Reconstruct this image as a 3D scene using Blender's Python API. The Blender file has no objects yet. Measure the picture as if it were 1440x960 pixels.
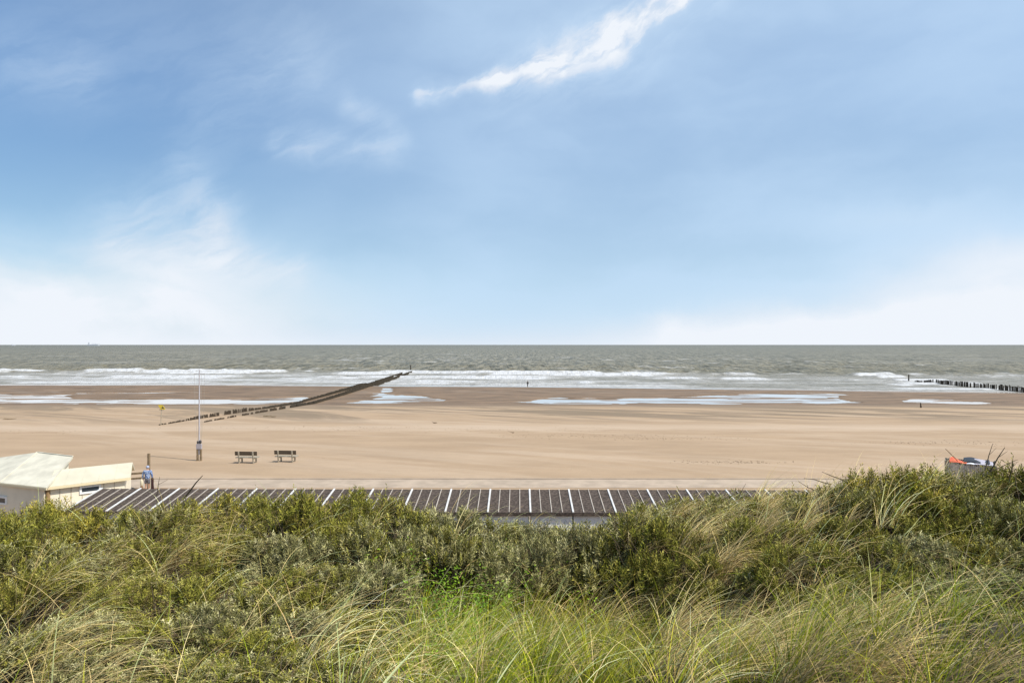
import bpy, bmesh, math, random
import numpy as np
from mathutils import Vector, Matrix
R = math.radians
scn = bpy.context.scene
COL = scn.collection
random.seed(7); rng = np.random.default_rng(11)

# ------------------------------------------------------------------ camera, sky, sun, exposure
CAMZ = 9.1
cam_d = bpy.data.cameras.new('camera'); cam = bpy.data.objects.new('camera', cam_d); COL.objects.link(cam)
cam_d.lens = 24; cam_d.sensor_width = 36; cam_d.clip_start = 0.05; cam_d.clip_end = 60000
cam.location = (0, 0, CAMZ); cam.rotation_euler = (R(90.27), 0, 0)
scn.camera = cam
SUN_EL, SUN_AZ = 50, 115            # azimuth clockwise from +Y (view direction)
sd = bpy.data.lights.new('sun', 'SUN'); sun = bpy.data.objects.new('sun', sd); COL.objects.link(sun)
sd.energy = 5.0; sd.angle = R(0.9); sd.color = (1.0, 0.94, 0.84)
sv = Vector((math.sin(R(SUN_AZ))*math.cos(R(SUN_EL)), math.cos(R(SUN_AZ))*math.cos(R(SUN_EL)), math.sin(R(SUN_EL))))
sun.rotation_euler = sv.to_track_quat('Z', 'Y').to_euler()
scn.view_settings.view_transform = 'Standard'; scn.view_settings.look = 'None'
scn.view_settings.exposure = 0.15; scn.view_settings.gamma = 1.0
scn.cycles.max_bounces = 6; scn.cycles.transparent_max_bounces = 8

class NT:
    """tiny node-tree helper"""
    def __init__(s, nt): s.nt = nt
    def n(s, t, **kw):
        nd = s.nt.nodes.new(t)
        for k, v in kw.items(): setattr(nd, k, v)
        return nd
    def put(s, sock, v):
        if isinstance(v, bpy.types.NodeSocket): s.nt.links.new(v, sock)
        elif v is not None:
            try: sock.default_value = v
            except Exception: sock.default_value = (*v, 1.0)
    def m(s, op, a, b=None, c=None, clamp=False):
        nd = s.n('ShaderNodeMath', operation=op, use_clamp=clamp)
        s.put(nd.inputs[0], a)
        if b is not None: s.put(nd.inputs[1], b)
        if c is not None: s.put(nd.inputs[2], c)
        return nd.outputs[0]
    def vm(s, op, a, b=None):
        nd = s.n('ShaderNodeVectorMath', operation=op); s.put(nd.inputs[0], a)
        if b is not None: s.put(nd.inputs[1], b)
        return nd.outputs[0]
    def xyz(s, v):
        nd = s.n('ShaderNodeSeparateXYZ'); s.put(nd.inputs[0], v); return nd.outputs
    def comb(s, x, y, z):
        nd = s.n('ShaderNodeCombineXYZ'); s.put(nd.inputs[0], x); s.put(nd.inputs[1], y); s.put(nd.inputs[2], z); return nd.outputs[0]
    def noise(s, v, scale=1, detail=4, rough=.5, dist=0, dim='3D'):
        nd = s.n('ShaderNodeTexNoise', noise_dimensions=dim); s.put(nd.inputs['Vector'], v)
        nd.inputs['Scale'].default_value = scale; nd.inputs['Detail'].default_value = detail
        nd.inputs['Roughness'].default_value = rough; nd.inputs['Distortion'].default_value = dist
        return nd.outputs[0]
    def map(s, v, a, b, c=0., d=1., smooth=True):
        nd = s.n('ShaderNodeMapRange', interpolation_type='SMOOTHSTEP' if smooth else 'LINEAR')
        s.put(nd.inputs[0], v)
        for i, q in enumerate((a, b, c, d)): s.put(nd.inputs[i+1], q)
        return nd.outputs[0]
    def mix(s, f, a, b):
        nd = s.n('ShaderNodeMix', data_type='RGBA'); s.put(nd.inputs[0], f); s.put(nd.inputs[6], a); s.put(nd.inputs[7], b)
        return nd.outputs[2]
    def scale(s, v, sc):
        nd = s.n('ShaderNodeMapping'); s.put(nd.inputs[0], v); nd.inputs[3].default_value = sc; return nd.outputs[0]

world = bpy.data.worlds.new('World'); scn.world = world; world.use_nodes = True
wt = world.node_tree; wt.nodes.clear(); W = NT(wt)
sky = W.n('ShaderNodeTexSky', sky_type='NISHITA', sun_disc=False)
sky.sun_elevation = R(SUN_EL); sky.sun_rotation = R(SUN_AZ); sky.air_density = 1.0; sky.dust_density = 0.6; sky.ozone_density = 1.5
dirv = W.n('ShaderNodeTexCoord').outputs['Generated']
dx, dy, dz = W.xyz(dirv)
az = W.m('ARCTAN2', dx, dy)
el = W.m('ARCSINE', dz)
def ae(px, row):
    x, y, z = (px-720)/960, 1.0, (484-row)/960
    return math.atan2(x, y), math.atan2(z, math.hypot(x, y))
# slow warp of the direction so the wisps feather
uv = W.comb(az, el, 0.0)
w1 = W.n('ShaderNodeTexNoise', noise_dimensions='2D'); W.put(w1.inputs[0], uv); w1.inputs['Scale'].default_value = 5; w1.inputs['Detail'].default_value = 6; w1.inputs['Roughness'].default_value = .62
wv = W.vm('MULTIPLY', W.vm('SUBTRACT', w1.outputs[1], (.5, .5, .5)), (.055, .055, 0))
uvw = W.vm('ADD', uv, wv)
U, V, _ = W.xyz(uvw)
def seg(p0, p1, wd):
    """soft band round the segment between two sky points"""
    a0, e0 = ae(*p0); a1, e1 = ae(*p1); dxx, dyy = a1-a0, e1-e0; L2 = dxx*dxx+dyy*dyy; w = wd/960
    px_, py_ = W.m('SUBTRACT', U, a0), W.m('SUBTRACT', V, e0)
    t = W.m('DIVIDE', W.m('ADD', W.m('MULTIPLY', px_, dxx), W.m('MULTIPLY', py_, dyy)), L2, clamp=True)
    qx, qy = W.m('SUBTRACT', px_, W.m('MULTIPLY', t, dxx)), W.m('SUBTRACT', py_, W.m('MULTIPLY', t, dyy))
    d2 = W.m('ADD', W.m('MULTIPLY', qx, qx), W.m('MULTIPLY', qy, qy))
    return W.m('EXPONENT', W.m('DIVIDE', d2, -w*w))
def blob(p, rx, ry):
    a0, e0 = ae(*p)
    x_, y_ = W.m('DIVIDE', W.m('SUBTRACT', U, a0), rx/960), W.m('DIVIDE', W.m('SUBTRACT', V, e0), ry/960)
    return W.m('EXPONENT', W.m('MULTIPLY', W.m('ADD', W.m('MULTIPLY', x_, x_), W.m('MULTIPLY', y_, y_)), -1.0))
def add(*a):
    r = a[0]
    for b in a[1:]: r = W.m('ADD', r, b)
    return r
def mul(a, b): return W.m('MULTIPLY', a, b)
# streaky cirrus noise: rotated so streaks climb to the right
rot0 = W.n('ShaderNodeMapping'); W.put(rot0.inputs[0], uvw); rot0.inputs[2].default_value = (0, 0, R(-26)); rot = W.n('ShaderNodeMapping'); W.put(rot.inputs[0], rot0.outputs[0]); rot.inputs[3].default_value = (3.4, 13, 1)
fine = W.noise(rot.outputs[0], 2.6, 7, .58, .15, '2D')
soft = W.noise(W.scale(uvw, (2.2, 5.5, 1)), 1.8, 5, .50, .1, '2D')
fineN = W.map(fine, .36, .66); softN = W.map(soft, .30, .68)
streak = add(mul(seg((765, 88), (850, 48), 22), .95), mul(seg((850, 48), (960, -12), 21), .92), mul(seg((690, 108), (780, 92), 12), .75), mul(seg((590, 134), (700, 108), 12), .65), mul(seg((720, 118), (900, 50), 44), .30), mul(seg((930, 5), (1060, -60), 30), .6))
streak = mul(streak, W.map(fine, .34, .66, .26, .90))
wisps = add(mul(seg((400, 205), (535, 215), 22), .26), mul(seg((500, 150), (552, 185), 18), .2), mul(seg((262, 248), (295, 300), 34), .17),
            mul(seg((190, 300), (300, 330), 40), .22), mul(seg((130, 60), (420, 60), 70), .08), mul(seg((300, 170), (430, 90), 50), .10),
            mul(seg((20, 90), (90, 110), 40), .14), mul(seg((150, 345), (420, 380), 24), .22))
wisps = mul(wisps, W.map(fine, .24, .72, .40, 1.45))
lowL = add(mul(blob((50, 445), 200, 44), .85), mul(blob((130, 410), 130, 30), .45), mul(blob((110, 370), 260, 60), .26), mul(blob((330, 420), 300, 70), .26))
lowL = mul(lowL, W.map(soft, .22, .62, .50, 1.05))
lowR = add(mul(blob((1340, 462), 300, 38), .75), mul(blob((1470, 390), 130, 50), .58), mul(blob((1350, 400), 260, 70), .30), mul(blob((940, 460), 24, 18), .40), mul(blob((1140, 468), 240, 24), .45), mul(blob((1250, 310), 90, 16), .15))
lowR = mul(lowR, W.map(soft, .20, .62, .55, 1.05))
hz = W.m('EXPONENT', W.m('DIVIDE', el, -.085))
band = mul(W.m('EXPONENT', W.m('DIVIDE', W.m('ABSOLUTE', el), -.030)), .60)
# thin high veil, thicker towards the sun side
veil = mul(W.map(az, -.60, .10, .10, .64), W.map(soft, .2, .8, .75, 1.1))
veil2 = add(veil, mul(hz, .55), mul(W.map(el, .28, .46), .10))
veil2 = W.m('MINIMUM', veil2, .8)
clouds = W.m('MINIMUM', add(streak, wisps, lowL, lowR, band), 1.0)
skyc = sky.outputs[0]
SKYK = 0.092
sk = W.vm('MULTIPLY', skyc, (.78, .98, 1.09))
sk = W.mix(W.map(el, .12, .40), sk, W.vm('MULTIPLY', sk, (1.10, 1.17, 1.25)))
c1 = W.mix(veil2, sk, (5.6, 7.4, 9.5, 1))
ccol = W.mix(W.map(clouds, .1, .6), (7.2, 8.8, 10.4, 1), (8.5, 8.95, 9.6, 1))
c2 = W.mix(clouds, c1, ccol)
bgn = W.n('ShaderNodeBackground'); W.put(bgn.inputs[0], c2); bgn.inputs[1].default_value = SKYK
wo = W.n('ShaderNodeOutputWorld'); wt.links.new(bgn.outputs[0], wo.inputs[0])

# ------------------------------------------------------------------ helpers
def mat(name, color=(.5, .5, .5), rough=.7, metal=0., spec=.4, var=.0, vscale=3., bump=0., bscale=20., attr=None, trans=0.):
    m = bpy.data.materials.new(name); m.use_nodes = True; nt = m.node_tree; n = NT(nt)
    b = nt.nodes['Principled BSDF']; b.inputs['Roughness'].default_value = rough; b.inputs['Metallic'].default_value = metal
    b.inputs['Specular IOR Level'].default_value = spec
    pos = n.n('ShaderNodeTexCoord').outputs['Object']
    if attr:
        a = n.n('ShaderNodeAttribute', attribute_name=attr); c = a.outputs[0]
    else:
        c = None
        if var:
            f = n.noise(pos, vscale, 5, .6)
            lo = tuple(max(0, q*(1-var)) for q in color)+(1,); hi = tuple(min(1, q*(1+var)) for q in color)+(1,)
            c = n.mix(n.map(f, .3, .7), lo, hi)
    if c is not None: nt.links.new(c, b.inputs['Base Color'])
    else: b.inputs['Base Color'].default_value = (*color, 1)
    if bump:
        bn = n.n('ShaderNodeBump'); bn.inputs['Strength'].default_value = bump; bn.inputs['Distance'].default_value = .02
        nt.links.new(n.noise(pos, bscale, 4, .6), bn.inputs['Height']); nt.links.new(bn.outputs[0], b.inputs['Normal'])
    if trans:
        tr = n.n('ShaderNodeBsdfTranslucent'); n.put(tr.inputs[0], c)
        mx = n.n('ShaderNodeMixShader'); mx.inputs[0].default_value = trans
        nt.links.new(b.outputs[0], mx.inputs[1]); nt.links.new(tr.outputs[0], mx.inputs[2])
        nt.links.new(mx.outputs[0], nt.nodes['Material Output'].inputs[0])
    return m

def tag(o, label=None, cat=None, group=None, kind=None):
    if label: o['label'] = label
    if cat: o['category'] = cat
    if group: o['group'] = group
    if kind: o['kind'] = kind
    return o
def empty(name, loc=(0, 0, 0), rz=0.):
    o = bpy.data.objects.new(name, None); COL.objects.link(o); o.location = loc; o.rotation_euler = (0, 0, rz); o.empty_display_size = .3
    return o
def link(name, me, m=None, parent=None, loc=None):
    o = bpy.data.objects.new(name, me); COL.objects.link(o)
    if m is not None and not me.materials: me.materials.append(m)
    if parent: o.parent = parent
    if loc: o.location = loc
    return o

class MB:
    def __init__(s): s.v = []; s.f = []; s.sm = []
    def add(s, vs, fs, smooth=False):
        k = len(s.v); s.v += [tuple(v) for v in vs]; s.f += [tuple(i+k for i in f) for f in fs]; s.sm += [smooth]*len(fs)
    def box(s, c, d, M=None):
        x, y, z = d[0]/2, d[1]/2, d[2]/2
        vs = [Vector((a*x, b*y, e*z)) for a in (-1, 1) for b in (-1, 1) for e in (-1, 1)]
        if M is not None: vs = [M @ v for v in vs]
        vs = [v+Vector(c) for v in vs]
        s.add(vs, [(0, 1, 3, 2), (4, 6, 7, 5), (0, 4, 5, 1), (2, 3, 7, 6), (0, 2, 6, 4), (1, 5, 7, 3)]); return s
    def beam(s, a, b, w, h, up=(0, 0, 1)):
        a, b = Vector(a), Vector(b); d = b-a; L = d.length; d.normalize(); u = Vector(up); sx = d.cross(u).normalized(); u = sx.cross(d)
        M = Matrix((sx, d, u)).transposed(); return s.box((a+b)/2, (w, L, h), M)
    def tube(s, pts, rad, n=8, cap=True, smooth=True):
        pts = [Vector(p) for p in pts]
        if not hasattr(rad, '__len__'): rad = [rad]*len(pts)
        vs = []; fs = []; ref = None
        for i, p in enumerate(pts):
            d = (pts[min(i+1, len(pts)-1)]-pts[max(i-1, 0)]).normalized()
            if ref is None: ref = Vector((1, 0, 0)) if abs(d.x) < .8 else Vector((0, 1, 0))
            u = d.cross(ref).normalized(); w = d.cross(u); ref = w.cross(d) if False else ref
            for k in range(n):
                t = 2*math.pi*k/n; vs.append(p+(u*math.cos(t)+w*math.sin(t))*rad[i])
        for i in range(len(pts)-1):
            for k in range(n):
                a, b = i*n+k, i*n+(k+1) % n; fs.append((a, b, b+n, a+n))
        s.add(vs, fs, smooth)
        if cap: s.add(vs[:n], [tuple(range(n))[::-1]]); s.add(vs[-n:], [tuple(range(n))])
        return s
    def ell(s, c, r, nu=12, nv=8, M=None):
        vs = []; fs = []
        for j in range(nv+1):
            ph = math.pi*j/nv
            for i in range(nu):
                t = 2*math.pi*i/nu; v = Vector((r[0]*math.sin(ph)*math.cos(t), r[1]*math.sin(ph)*math.sin(t), r[2]*math.cos(ph)))
                if M is not None: v = M @ v
                vs.append(v+Vector(c))
        for j in range(nv):
            for i in range(nu):
                a, b = j*nu+i, j*nu+(i+1) % nu; fs.append((a, b, b+nu, a+nu))
        s.add(vs, fs, True); return s
    def mesh(s, name, bevel=0.):
        me = bpy.data.meshes.new(name); me.from_pydata(s.v, [], s.f); me.polygons.foreach_set('use_smooth', s.sm); me.update()
        bm = bmesh.new(); bm.from_mesh(me); bmesh.ops.recalc_face_normals(bm, faces=bm.faces)
        if bevel: bmesh.ops.bevel(bm, geom=[e for e in bm.edges if e.is_manifold and e.calc_face_angle(0) > .6], offset=bevel, segments=1, affect='EDGES')
        bm.to_mesh(me); bm.free(); return me
    def build(s, name, m, parent=None, bevel=0., loc=None): return link(name, s.mesh(name, bevel), m, parent, loc)

def quads_mesh(name, V_, F_, colors=None, smooth=True):
    """fast numpy mesh of quads: V_ (n,3), F_ (m,4)"""
    me = bpy.data.meshes.new(name); n, m_ = len(V_), len(F_)
    me.vertices.add(n); me.vertices.foreach_set('co', np.ascontiguousarray(V_, dtype=np.float32).ravel())
    me.loops.add(m_*4); me.loops.foreach_set('vertex_index', np.ascontiguousarray(F_, dtype=np.int32).ravel())
    me.polygons.add(m_); me.polygons.foreach_set('loop_start', np.arange(0, m_*4, 4, dtype=np.int32))
    me.polygons.foreach_set('use_smooth', np.full(m_, smooth))
    me.update(calc_edges=True)
    if colors is not None:
        a = me.color_attributes.new('col', 'FLOAT_COLOR', 'POINT')
        c = np.ones((n, 4), dtype=np.float32); c[:, :3] = colors; a.data.foreach_set('color', c.ravel())
    return me
def grid_faces(nx, ny):
    i = np.arange(ny-1)[:, None]*nx+np.arange(nx-1)[None, :]
    return np.stack([i, i+1, i+nx+1, i+nx], -1).reshape(-1, 4)

def hash2(ix, iy, seed):
    h = (ix.astype(np.int64)*374761393+iy.astype(np.int64)*668265263+seed*1274126177) & 0xffffffff
    h = ((h ^ (h >> 13))*1274126177) & 0xffffffff
    h = h ^ (h >> 16)
    return (h & 0xffff)/65535.0
def vnoise(x, y, seed=0):
    x = np.asarray(x, float); y = np.asarray(y, float)
    ix, iy = np.floor(x), np.floor(y); fx, fy = x-ix, y-iy; fx = fx*fx*(3-2*fx); fy = fy*fy*(3-2*fy)
    a, b, c, d = hash2(ix, iy, seed), hash2(ix+1, iy, seed), hash2(ix, iy+1, seed), hash2(ix+1, iy+1, seed)
    return (a*(1-fx)+b*fx)*(1-fy)+(c*(1-fx)+d*fx)*fy
def fbm(x, y, oct=4, seed=0, g=.5):
    s = 0; a = 1; t = 0
    for k in range(oct): s = s+a*vnoise(np.asarray(x)*2**k, np.asarray(y)*2**k, seed+k*17); t += a; a *= g
    return s/t
def sstep(a, b, x): t = np.clip((x-a)/(b-a), 0, 1); return t*t*(3-2*t)

# ------------------------------------------------------------------ terrain
SEA = -4.0; POOL = -3.62
SH_X = [-400, -168, -100, 0, 60, 100, 140, 400]; SH_Y = [224, 222, 222, 215, 203, 193, 187, 184]
def g2(px, row, z):                      # pixel of the photograph -> world point at height z
    Y = (CAMZ-z)*960/(row-484.0); return (px-720)*Y/960, Y
POOLS = [
 [(-200, 552), (0, 553), (60, 555), (112, 553), (100, 559), (180, 561), (260, 560), (330, 559), (432, 557), (436, 560), (398, 566), (380, 569), (260, 568.5), (120, 568), (0, 567), (-200, 566)],
 [(110, 551.5), (200, 551.2), (290, 550), (292, 551), (200, 552.6), (110, 553)],
 [(484, 567), (520, 562), (545, 557), (562, 554), (585, 556.5), (616, 560), (624, 563), (600, 566), (550, 567.5)],
 [(540, 545), (558, 545), (552, 549), (545, 553), (560, 556), (548, 557), (522, 556), (512, 559), (530, 551)],
 [(712, 563.5), (752, 563), (760, 559), (785, 557), (805, 560), (830, 559), (862, 561), (905, 558.5), (960, 557), (1010, 554), (1030, 553), (1075, 553), (1110, 551), (1190, 553.5), (1178, 558), (1186, 563), (1212, 565.5), (1180, 567), (1050, 568), (900, 567.5), (780, 567)],
 [(1260, 563.5), (1290, 560), (1340, 560.5), (1392, 566), (1370, 567.5), (1300, 566.5)]]
POOLW = [[g2(p[0], p[1], POOL) for p in P] for P in POOLS]
def inpoly(x, y, P):
    c = np.zeros(x.shape, bool); n = len(P)
    for i in range(n):
        x0, y0 = P[i]; x1, y1 = P[i-1]
        if y0 == y1: continue
        k = ((y0 > y) != (y1 > y)) & (x < (x1-x0)*(y-y0)/(y1-y0)+x0); c ^= k
    return c
def beach_z(x, y, detail=True):
    x = np.asarray(x, float); y = np.asarray(y, float)
    ys = np.interp(x, SH_X, SH_Y)+3*(fbm(x*.02, y*0, 3, 5)-.5)
    base = np.interp(y, [0, 46, 56, 70, 88, 105, 120, 135, 146], [0, 0, -.12, -.62, -1.24, -1.88, -2.45, -3.05, -3.52])
    t = y-ys
    far = np.interp(t, [-22, -12, -4, 0, 6, 40, 200], [-3.52, -3.50, -3.80, SEA+.02, -4.25, -5.4, -9])
    z = np.where(y < 146, base, far)
    if detail:
        up = sstep(50, 60, y)*(1-sstep(120, 140, y))
        z = z+.16*(fbm(x*.02, y*.06, 3, 3)-.5)*up+.05*(fbm(x*.15, y*.3, 3, 9)-.5)*(1-sstep(120, 140, y))
        rn = sstep(140, 148, y)
        z = z+rn*(.10*(fbm(x*.05, y*.10, 4, 21)-.5)+.03)
        wx, wy = x+7*(fbm(x*.07, y*.2, 3, 31)-.5), y+7*(fbm(x*.09, y*.16, 3, 41)-.5)
        m = np.zeros(x.shape)
        for P in POOLW: m = np.maximum(m, inpoly(wx, wy, P))
        carve = .155+.36*(fbm(x*.07, y*.45, 4, 77)-.5)
        z = z-m*carve
        z = np.where((m < .5) & (y > 140) & (t < -8), np.maximum(z, POOL+.02), z)
    return z
def dune_z(x, y):
    x = np.asarray(x, float); y = np.asarray(y, float)
    z = np.interp(y, [-60, -10, 0, 3, 5, 8, 11, 13.5, 15.5, 19, 23, 27, 30], [8, 7.6, 7.2, 6.7, 6.2, 5.75, 5.45, 5.25, 4.7, 2.6, .6, -.2, -.5])
    w = 1-sstep(14, 22, y)
    z = z-.28*w*sstep(5.5, 8, y)
    z = z+w*(.62*sstep(2.5, 9, x*13/np.maximum(y, 6))-.45*np.exp(-((x-.7)/1.9)**2-((y-10.2)/2.6)**2)+.35*(fbm(x*.35, y*.35, 3, 55)-.5))
    return z
def beach_mesh():
    xs = np.concatenate([-np.geomspace(9000, 215, 24), np.arange(-210, 210.1, .6), np.geomspace(215, 9000, 24)])
    ys = np.concatenate([[-400, -60, 10], np.arange(16, 60, 1.2), np.arange(60, 136, .8), np.arange(136, 232, .55), np.arange(233, 300, 4), [340, 420, 600]])
    X, Y = np.meshgrid(xs, ys); Z = beach_z(X, Y)
    Z = np.where(Y < 15, -1.5, Z)
    return quads_mesh('beach', np.stack([X, Y, Z], -1).reshape(-1, 3), grid_faces(len(xs), len(ys)))
def sand_mat():
    m = bpy.data.materials.new('sand'); m.use_nodes = True; nt = m.node_tree; n = NT(nt); b = nt.nodes['Principled BSDF']
    pos = n.n('ShaderNodeNewGeometry').outputs['Position']; px, py, pz = n.xyz(pos)
    def rotd(a, sc):
        nd = n.n('ShaderNodeMapping'); n.put(nd.inputs[0], pos); nd.inputs[2].default_value = (0, 0, R(a)); return n.scale(nd.outputs[0], sc)
    streak = n.noise(rotd(28, (.022, .13, 0)), 1, 6, .62, .8)
    mott = n.noise(n.scale(pos, (.10, .28, 0)), 1, 6, .65)
    fine_ = n.noise(n.scale(pos, (.9, 2.2, 0)), 1, 6, .7)
    grain = n.noise(pos, 9, 3, .7)
    dry = n.mix(n.map(mott, .3, .7), (.352, .248, .156, 1), (.420, .300, .193, 1))
    dry = n.mix(n.m('MULTIPLY', n.map(streak, .46, .66), .55), dry, (.505, .385, .275, 1))
    dry = n.mix(n.m('MULTIPLY', n.map(fine_, .45, .72), .22), dry, (.29, .21, .145, 1))
    bermy = n.m('ABSOLUTE', n.m('SUBTRACT', n.m('ADD', py, n.m('MULTIPLY', n.m('SUBTRACT', mott, .5), 14.0)), 84.0))
    dry = n.mix(n.m('MULTIPLY', n.map(bermy, 7, 0), .55), dry, (.52, .405, .300, 1))
    speck = n.noise(n.scale(pos, (.55, .75, 0)), 1, 2, .5)
    dry = n.mix(n.m('MULTIPLY', n.map(speck, .74, .80), .45), dry, (.16, .12, .08, 1))
    damp = n.mix(n.map(mott, .3, .7), (.20, .147, .100, 1), (.265, .195, .135, 1))
    wet = n.mix(n.map(mott, .3, .7), (.125, .084, .050, 1), (.255, .168, .100, 1))
    yy = n.m('ADD', py, n.m('MULTIPLY', n.m('SUBTRACT', streak, .5), 16.0))
    # damp patches between the dry berm and the runnel
    zone = n.m('MULTIPLY', n.map(py, 84, 108), n.map(py, 150, 136))
    dstreak = n.noise(rotd(38, (.020, .10, 0)), 1, 6, .62, 1.2)
    fd = n.m('MULTIPLY', zone, n.map(dstreak, .45, .57))
    zone2 = n.m('MULTIPLY', n.map(py, 44, 50), n.map(py, 86, 60))
    fd = n.m('MAXIMUM', fd, n.m('MULTIPLY', n.m('MULTIPLY', zone2, .18), n.map(dstreak, .50, .70)))
    c = n.mix(fd, dry, n.mix(.6, damp, (.225, .170, .110, 1)))
    c = n.mix(n.map(yy, 128, 138), c, damp)
    fw = n.map(n.m('ADD', py, n.m('MULTIPLY', n.m('SUBTRACT', streak, .5), 6.0)), 137, 143)
    c = n.mix(fw, c, wet)
    # drier crown of the sand bar
    bar = n.m('MULTIPLY', n.map(py, 172, 180), n.map(py, 200, 188))
    c = n.mix(n.m('MULTIPLY', bar, n.map(dstreak, .50, .66)), c, damp)
    c = n.mix(n.m('MULTIPLY', n.map(grain, .35, .7), .12), c, (.25, .18, .12, 1))
    nt.links.new(c, b.inputs['Base Color'])
    nt.links.new(n.m('SUBTRACT', .95, n.m('MULTIPLY', fw, .30)), b.inputs['Roughness'])
    b.inputs['Specular IOR Level'].default_value = .22
    bp = n.n('ShaderNodeBump'); bp.inputs['Strength'].default_value = .55; bp.inputs['Distance'].default_value = .10
    nt.links.new(n.m('ADD', n.m('MULTIPLY', fine_, .7), n.m('MULTIPLY', grain, .25)), bp.inputs['Height']); nt.links.new(bp.outputs[0], b.inputs['Normal'])
    return m
tag(link('beach', beach_mesh(), sand_mat()), kind='structure')

def dune_mesh():
    xs = np.concatenate([[-3000, -600, -150, -60], np.arange(-34, 34.1, .35), [60, 150, 600, 3000]])
    ys = np.concatenate([[-3000, -600, -120, -60, -30, -12, -5], np.arange(-2, 31, .35)])
    X, Y = np.meshgrid(xs, ys); Z = dune_z(X, Y)
    return quads_mesh('dune', np.stack([X, Y, Z], -1).reshape(-1, 3), grid_faces(len(xs), len(ys)))
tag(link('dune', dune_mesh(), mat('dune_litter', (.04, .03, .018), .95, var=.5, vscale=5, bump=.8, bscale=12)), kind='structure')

# promenade strip behind the cabins
pm = MB(); pm.box((0, 44.75, -.02), (400, 2.7, .10)); pm.box((0, 46.25, .0), (400, .14, .14))
tag(pm.build('path', mat('path_slabs', (.40, .315, .235), .9, var=.14, vscale=.8, bump=.3)), kind='structure')

# ------------------------------------------------------------------ water
def sea_mesh():
    xs = np.concatenate([-np.geomspace(60000, 270, 40), np.arange(-262, 262.1, .85), np.geomspace(270, 60000, 40)])
    near = np.arange(180, 440, 1.0)
    rows = np.arange(484+13.1*960/445, 484.9, -.35) if False else None
    r = np.arange(13.1*960/441., 1.0, -.22); far = 13.1*960/r
    ys = np.concatenate([near, far, [16000, 24000, 36000, 60000]])
    X, Y = np.meshgrid(xs, ys)
    ysh = np.interp(X, SH_X, SH_Y)
    Z = np.full(X.shape, SEA)
    depth = Y-ysh
    open_ = sstep(60, 130, depth)
    # wind chop offshore
    chop = (fbm(X*.07, Y*.10, 4, 101, .65)-.5)*2.0+(fbm(X*.28+Y*.02, Y*.30, 3, 102)-.5)*1.3
    Z = Z+open_*chop*.75*np.clip(1-(Y-3000)/3000, .2, 1)
    foam = np.zeros(X.shape)
    inner = (1-sstep(95, 140, depth))
    Z = Z+inner*sstep(3, 30, depth)*.22*(fbm(X*.12, Y*.3, 3, 103)-.5)
    # breakers: (distance from shore, height, coverage, seed, meander)
    for k, (d, h, cov, sd_, me_) in enumerate([(118, .95, .42, 1, 16), (100, 1.25, .62, 2, 14), (80, 1.0, .50, 3, 12), (60, .7, .58, 4, 11), (44, .5, .55, 5, 9), (29, .40, .60, 6, 7), (16, .25, .62, 7, 5)]):
        c = d+me_*(fbm(X*.008+k*3, X*0+k, 3, 200+sd_)-.5)*2
        q = depth-c
        left = .16*(1-sstep(20, 110, X))-.34*sstep(30, 120, X)
        a = sstep(.52-.22*(cov+left-.3), .66-.20*(cov+left-.3), fbm(X*.040, X*0+k*5.3+Y*.012, 4, 300+sd_))
        prof = np.where(q > 0, np.exp(-(q/5.5)**2), np.exp(-(q/2.2)**2))
        Z = Z+h*prof*(.25+.75*a)
        lace = fbm(X*.10, Y*.30, 4, 400+sd_)
        trail = np.where(q < 0, np.exp(q/(15.0 if d > 20 else 8)), np.exp(-(q/1.6)**2))
        foam = np.maximum(foam, a*np.clip(trail*(1.15-1.0*sstep(.38, .62, lace)*(q < -3)), 0, 1))
    # calm foamy backwash and the swash line at the very edge
    foam = np.maximum(foam, .68*inner*sstep(.40, .60, fbm(X*.03, Y*.14, 4, 500))*(1-sstep(60, 105, depth))*(1-.45*sstep(30, 120, X)))
    foam = np.maximum(foam, .55*np.exp(-((depth-4-3*(fbm(X*.05, X*0, 3, 501)-.5))/3.2)**2))
    # whitecaps far out
    wc = sstep(.73, .82, fbm(X*.035, Y*.05, 3, 600)*.6+fbm(X*.15, Y*.12, 2, 601)*.4+.10*np.exp(-((Y-600)/400)**2))
    foam = np.maximum(foam, wc*.45*open_)
    col = np.stack([foam, inner*np.ones(X.shape), np.zeros(X.shape)], -1).reshape(-1, 3)
    return quads_mesh('sea', np.stack([X, Y, Z], -1).reshape(-1, 3), grid_faces(len(xs), len(ys)), col)
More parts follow.
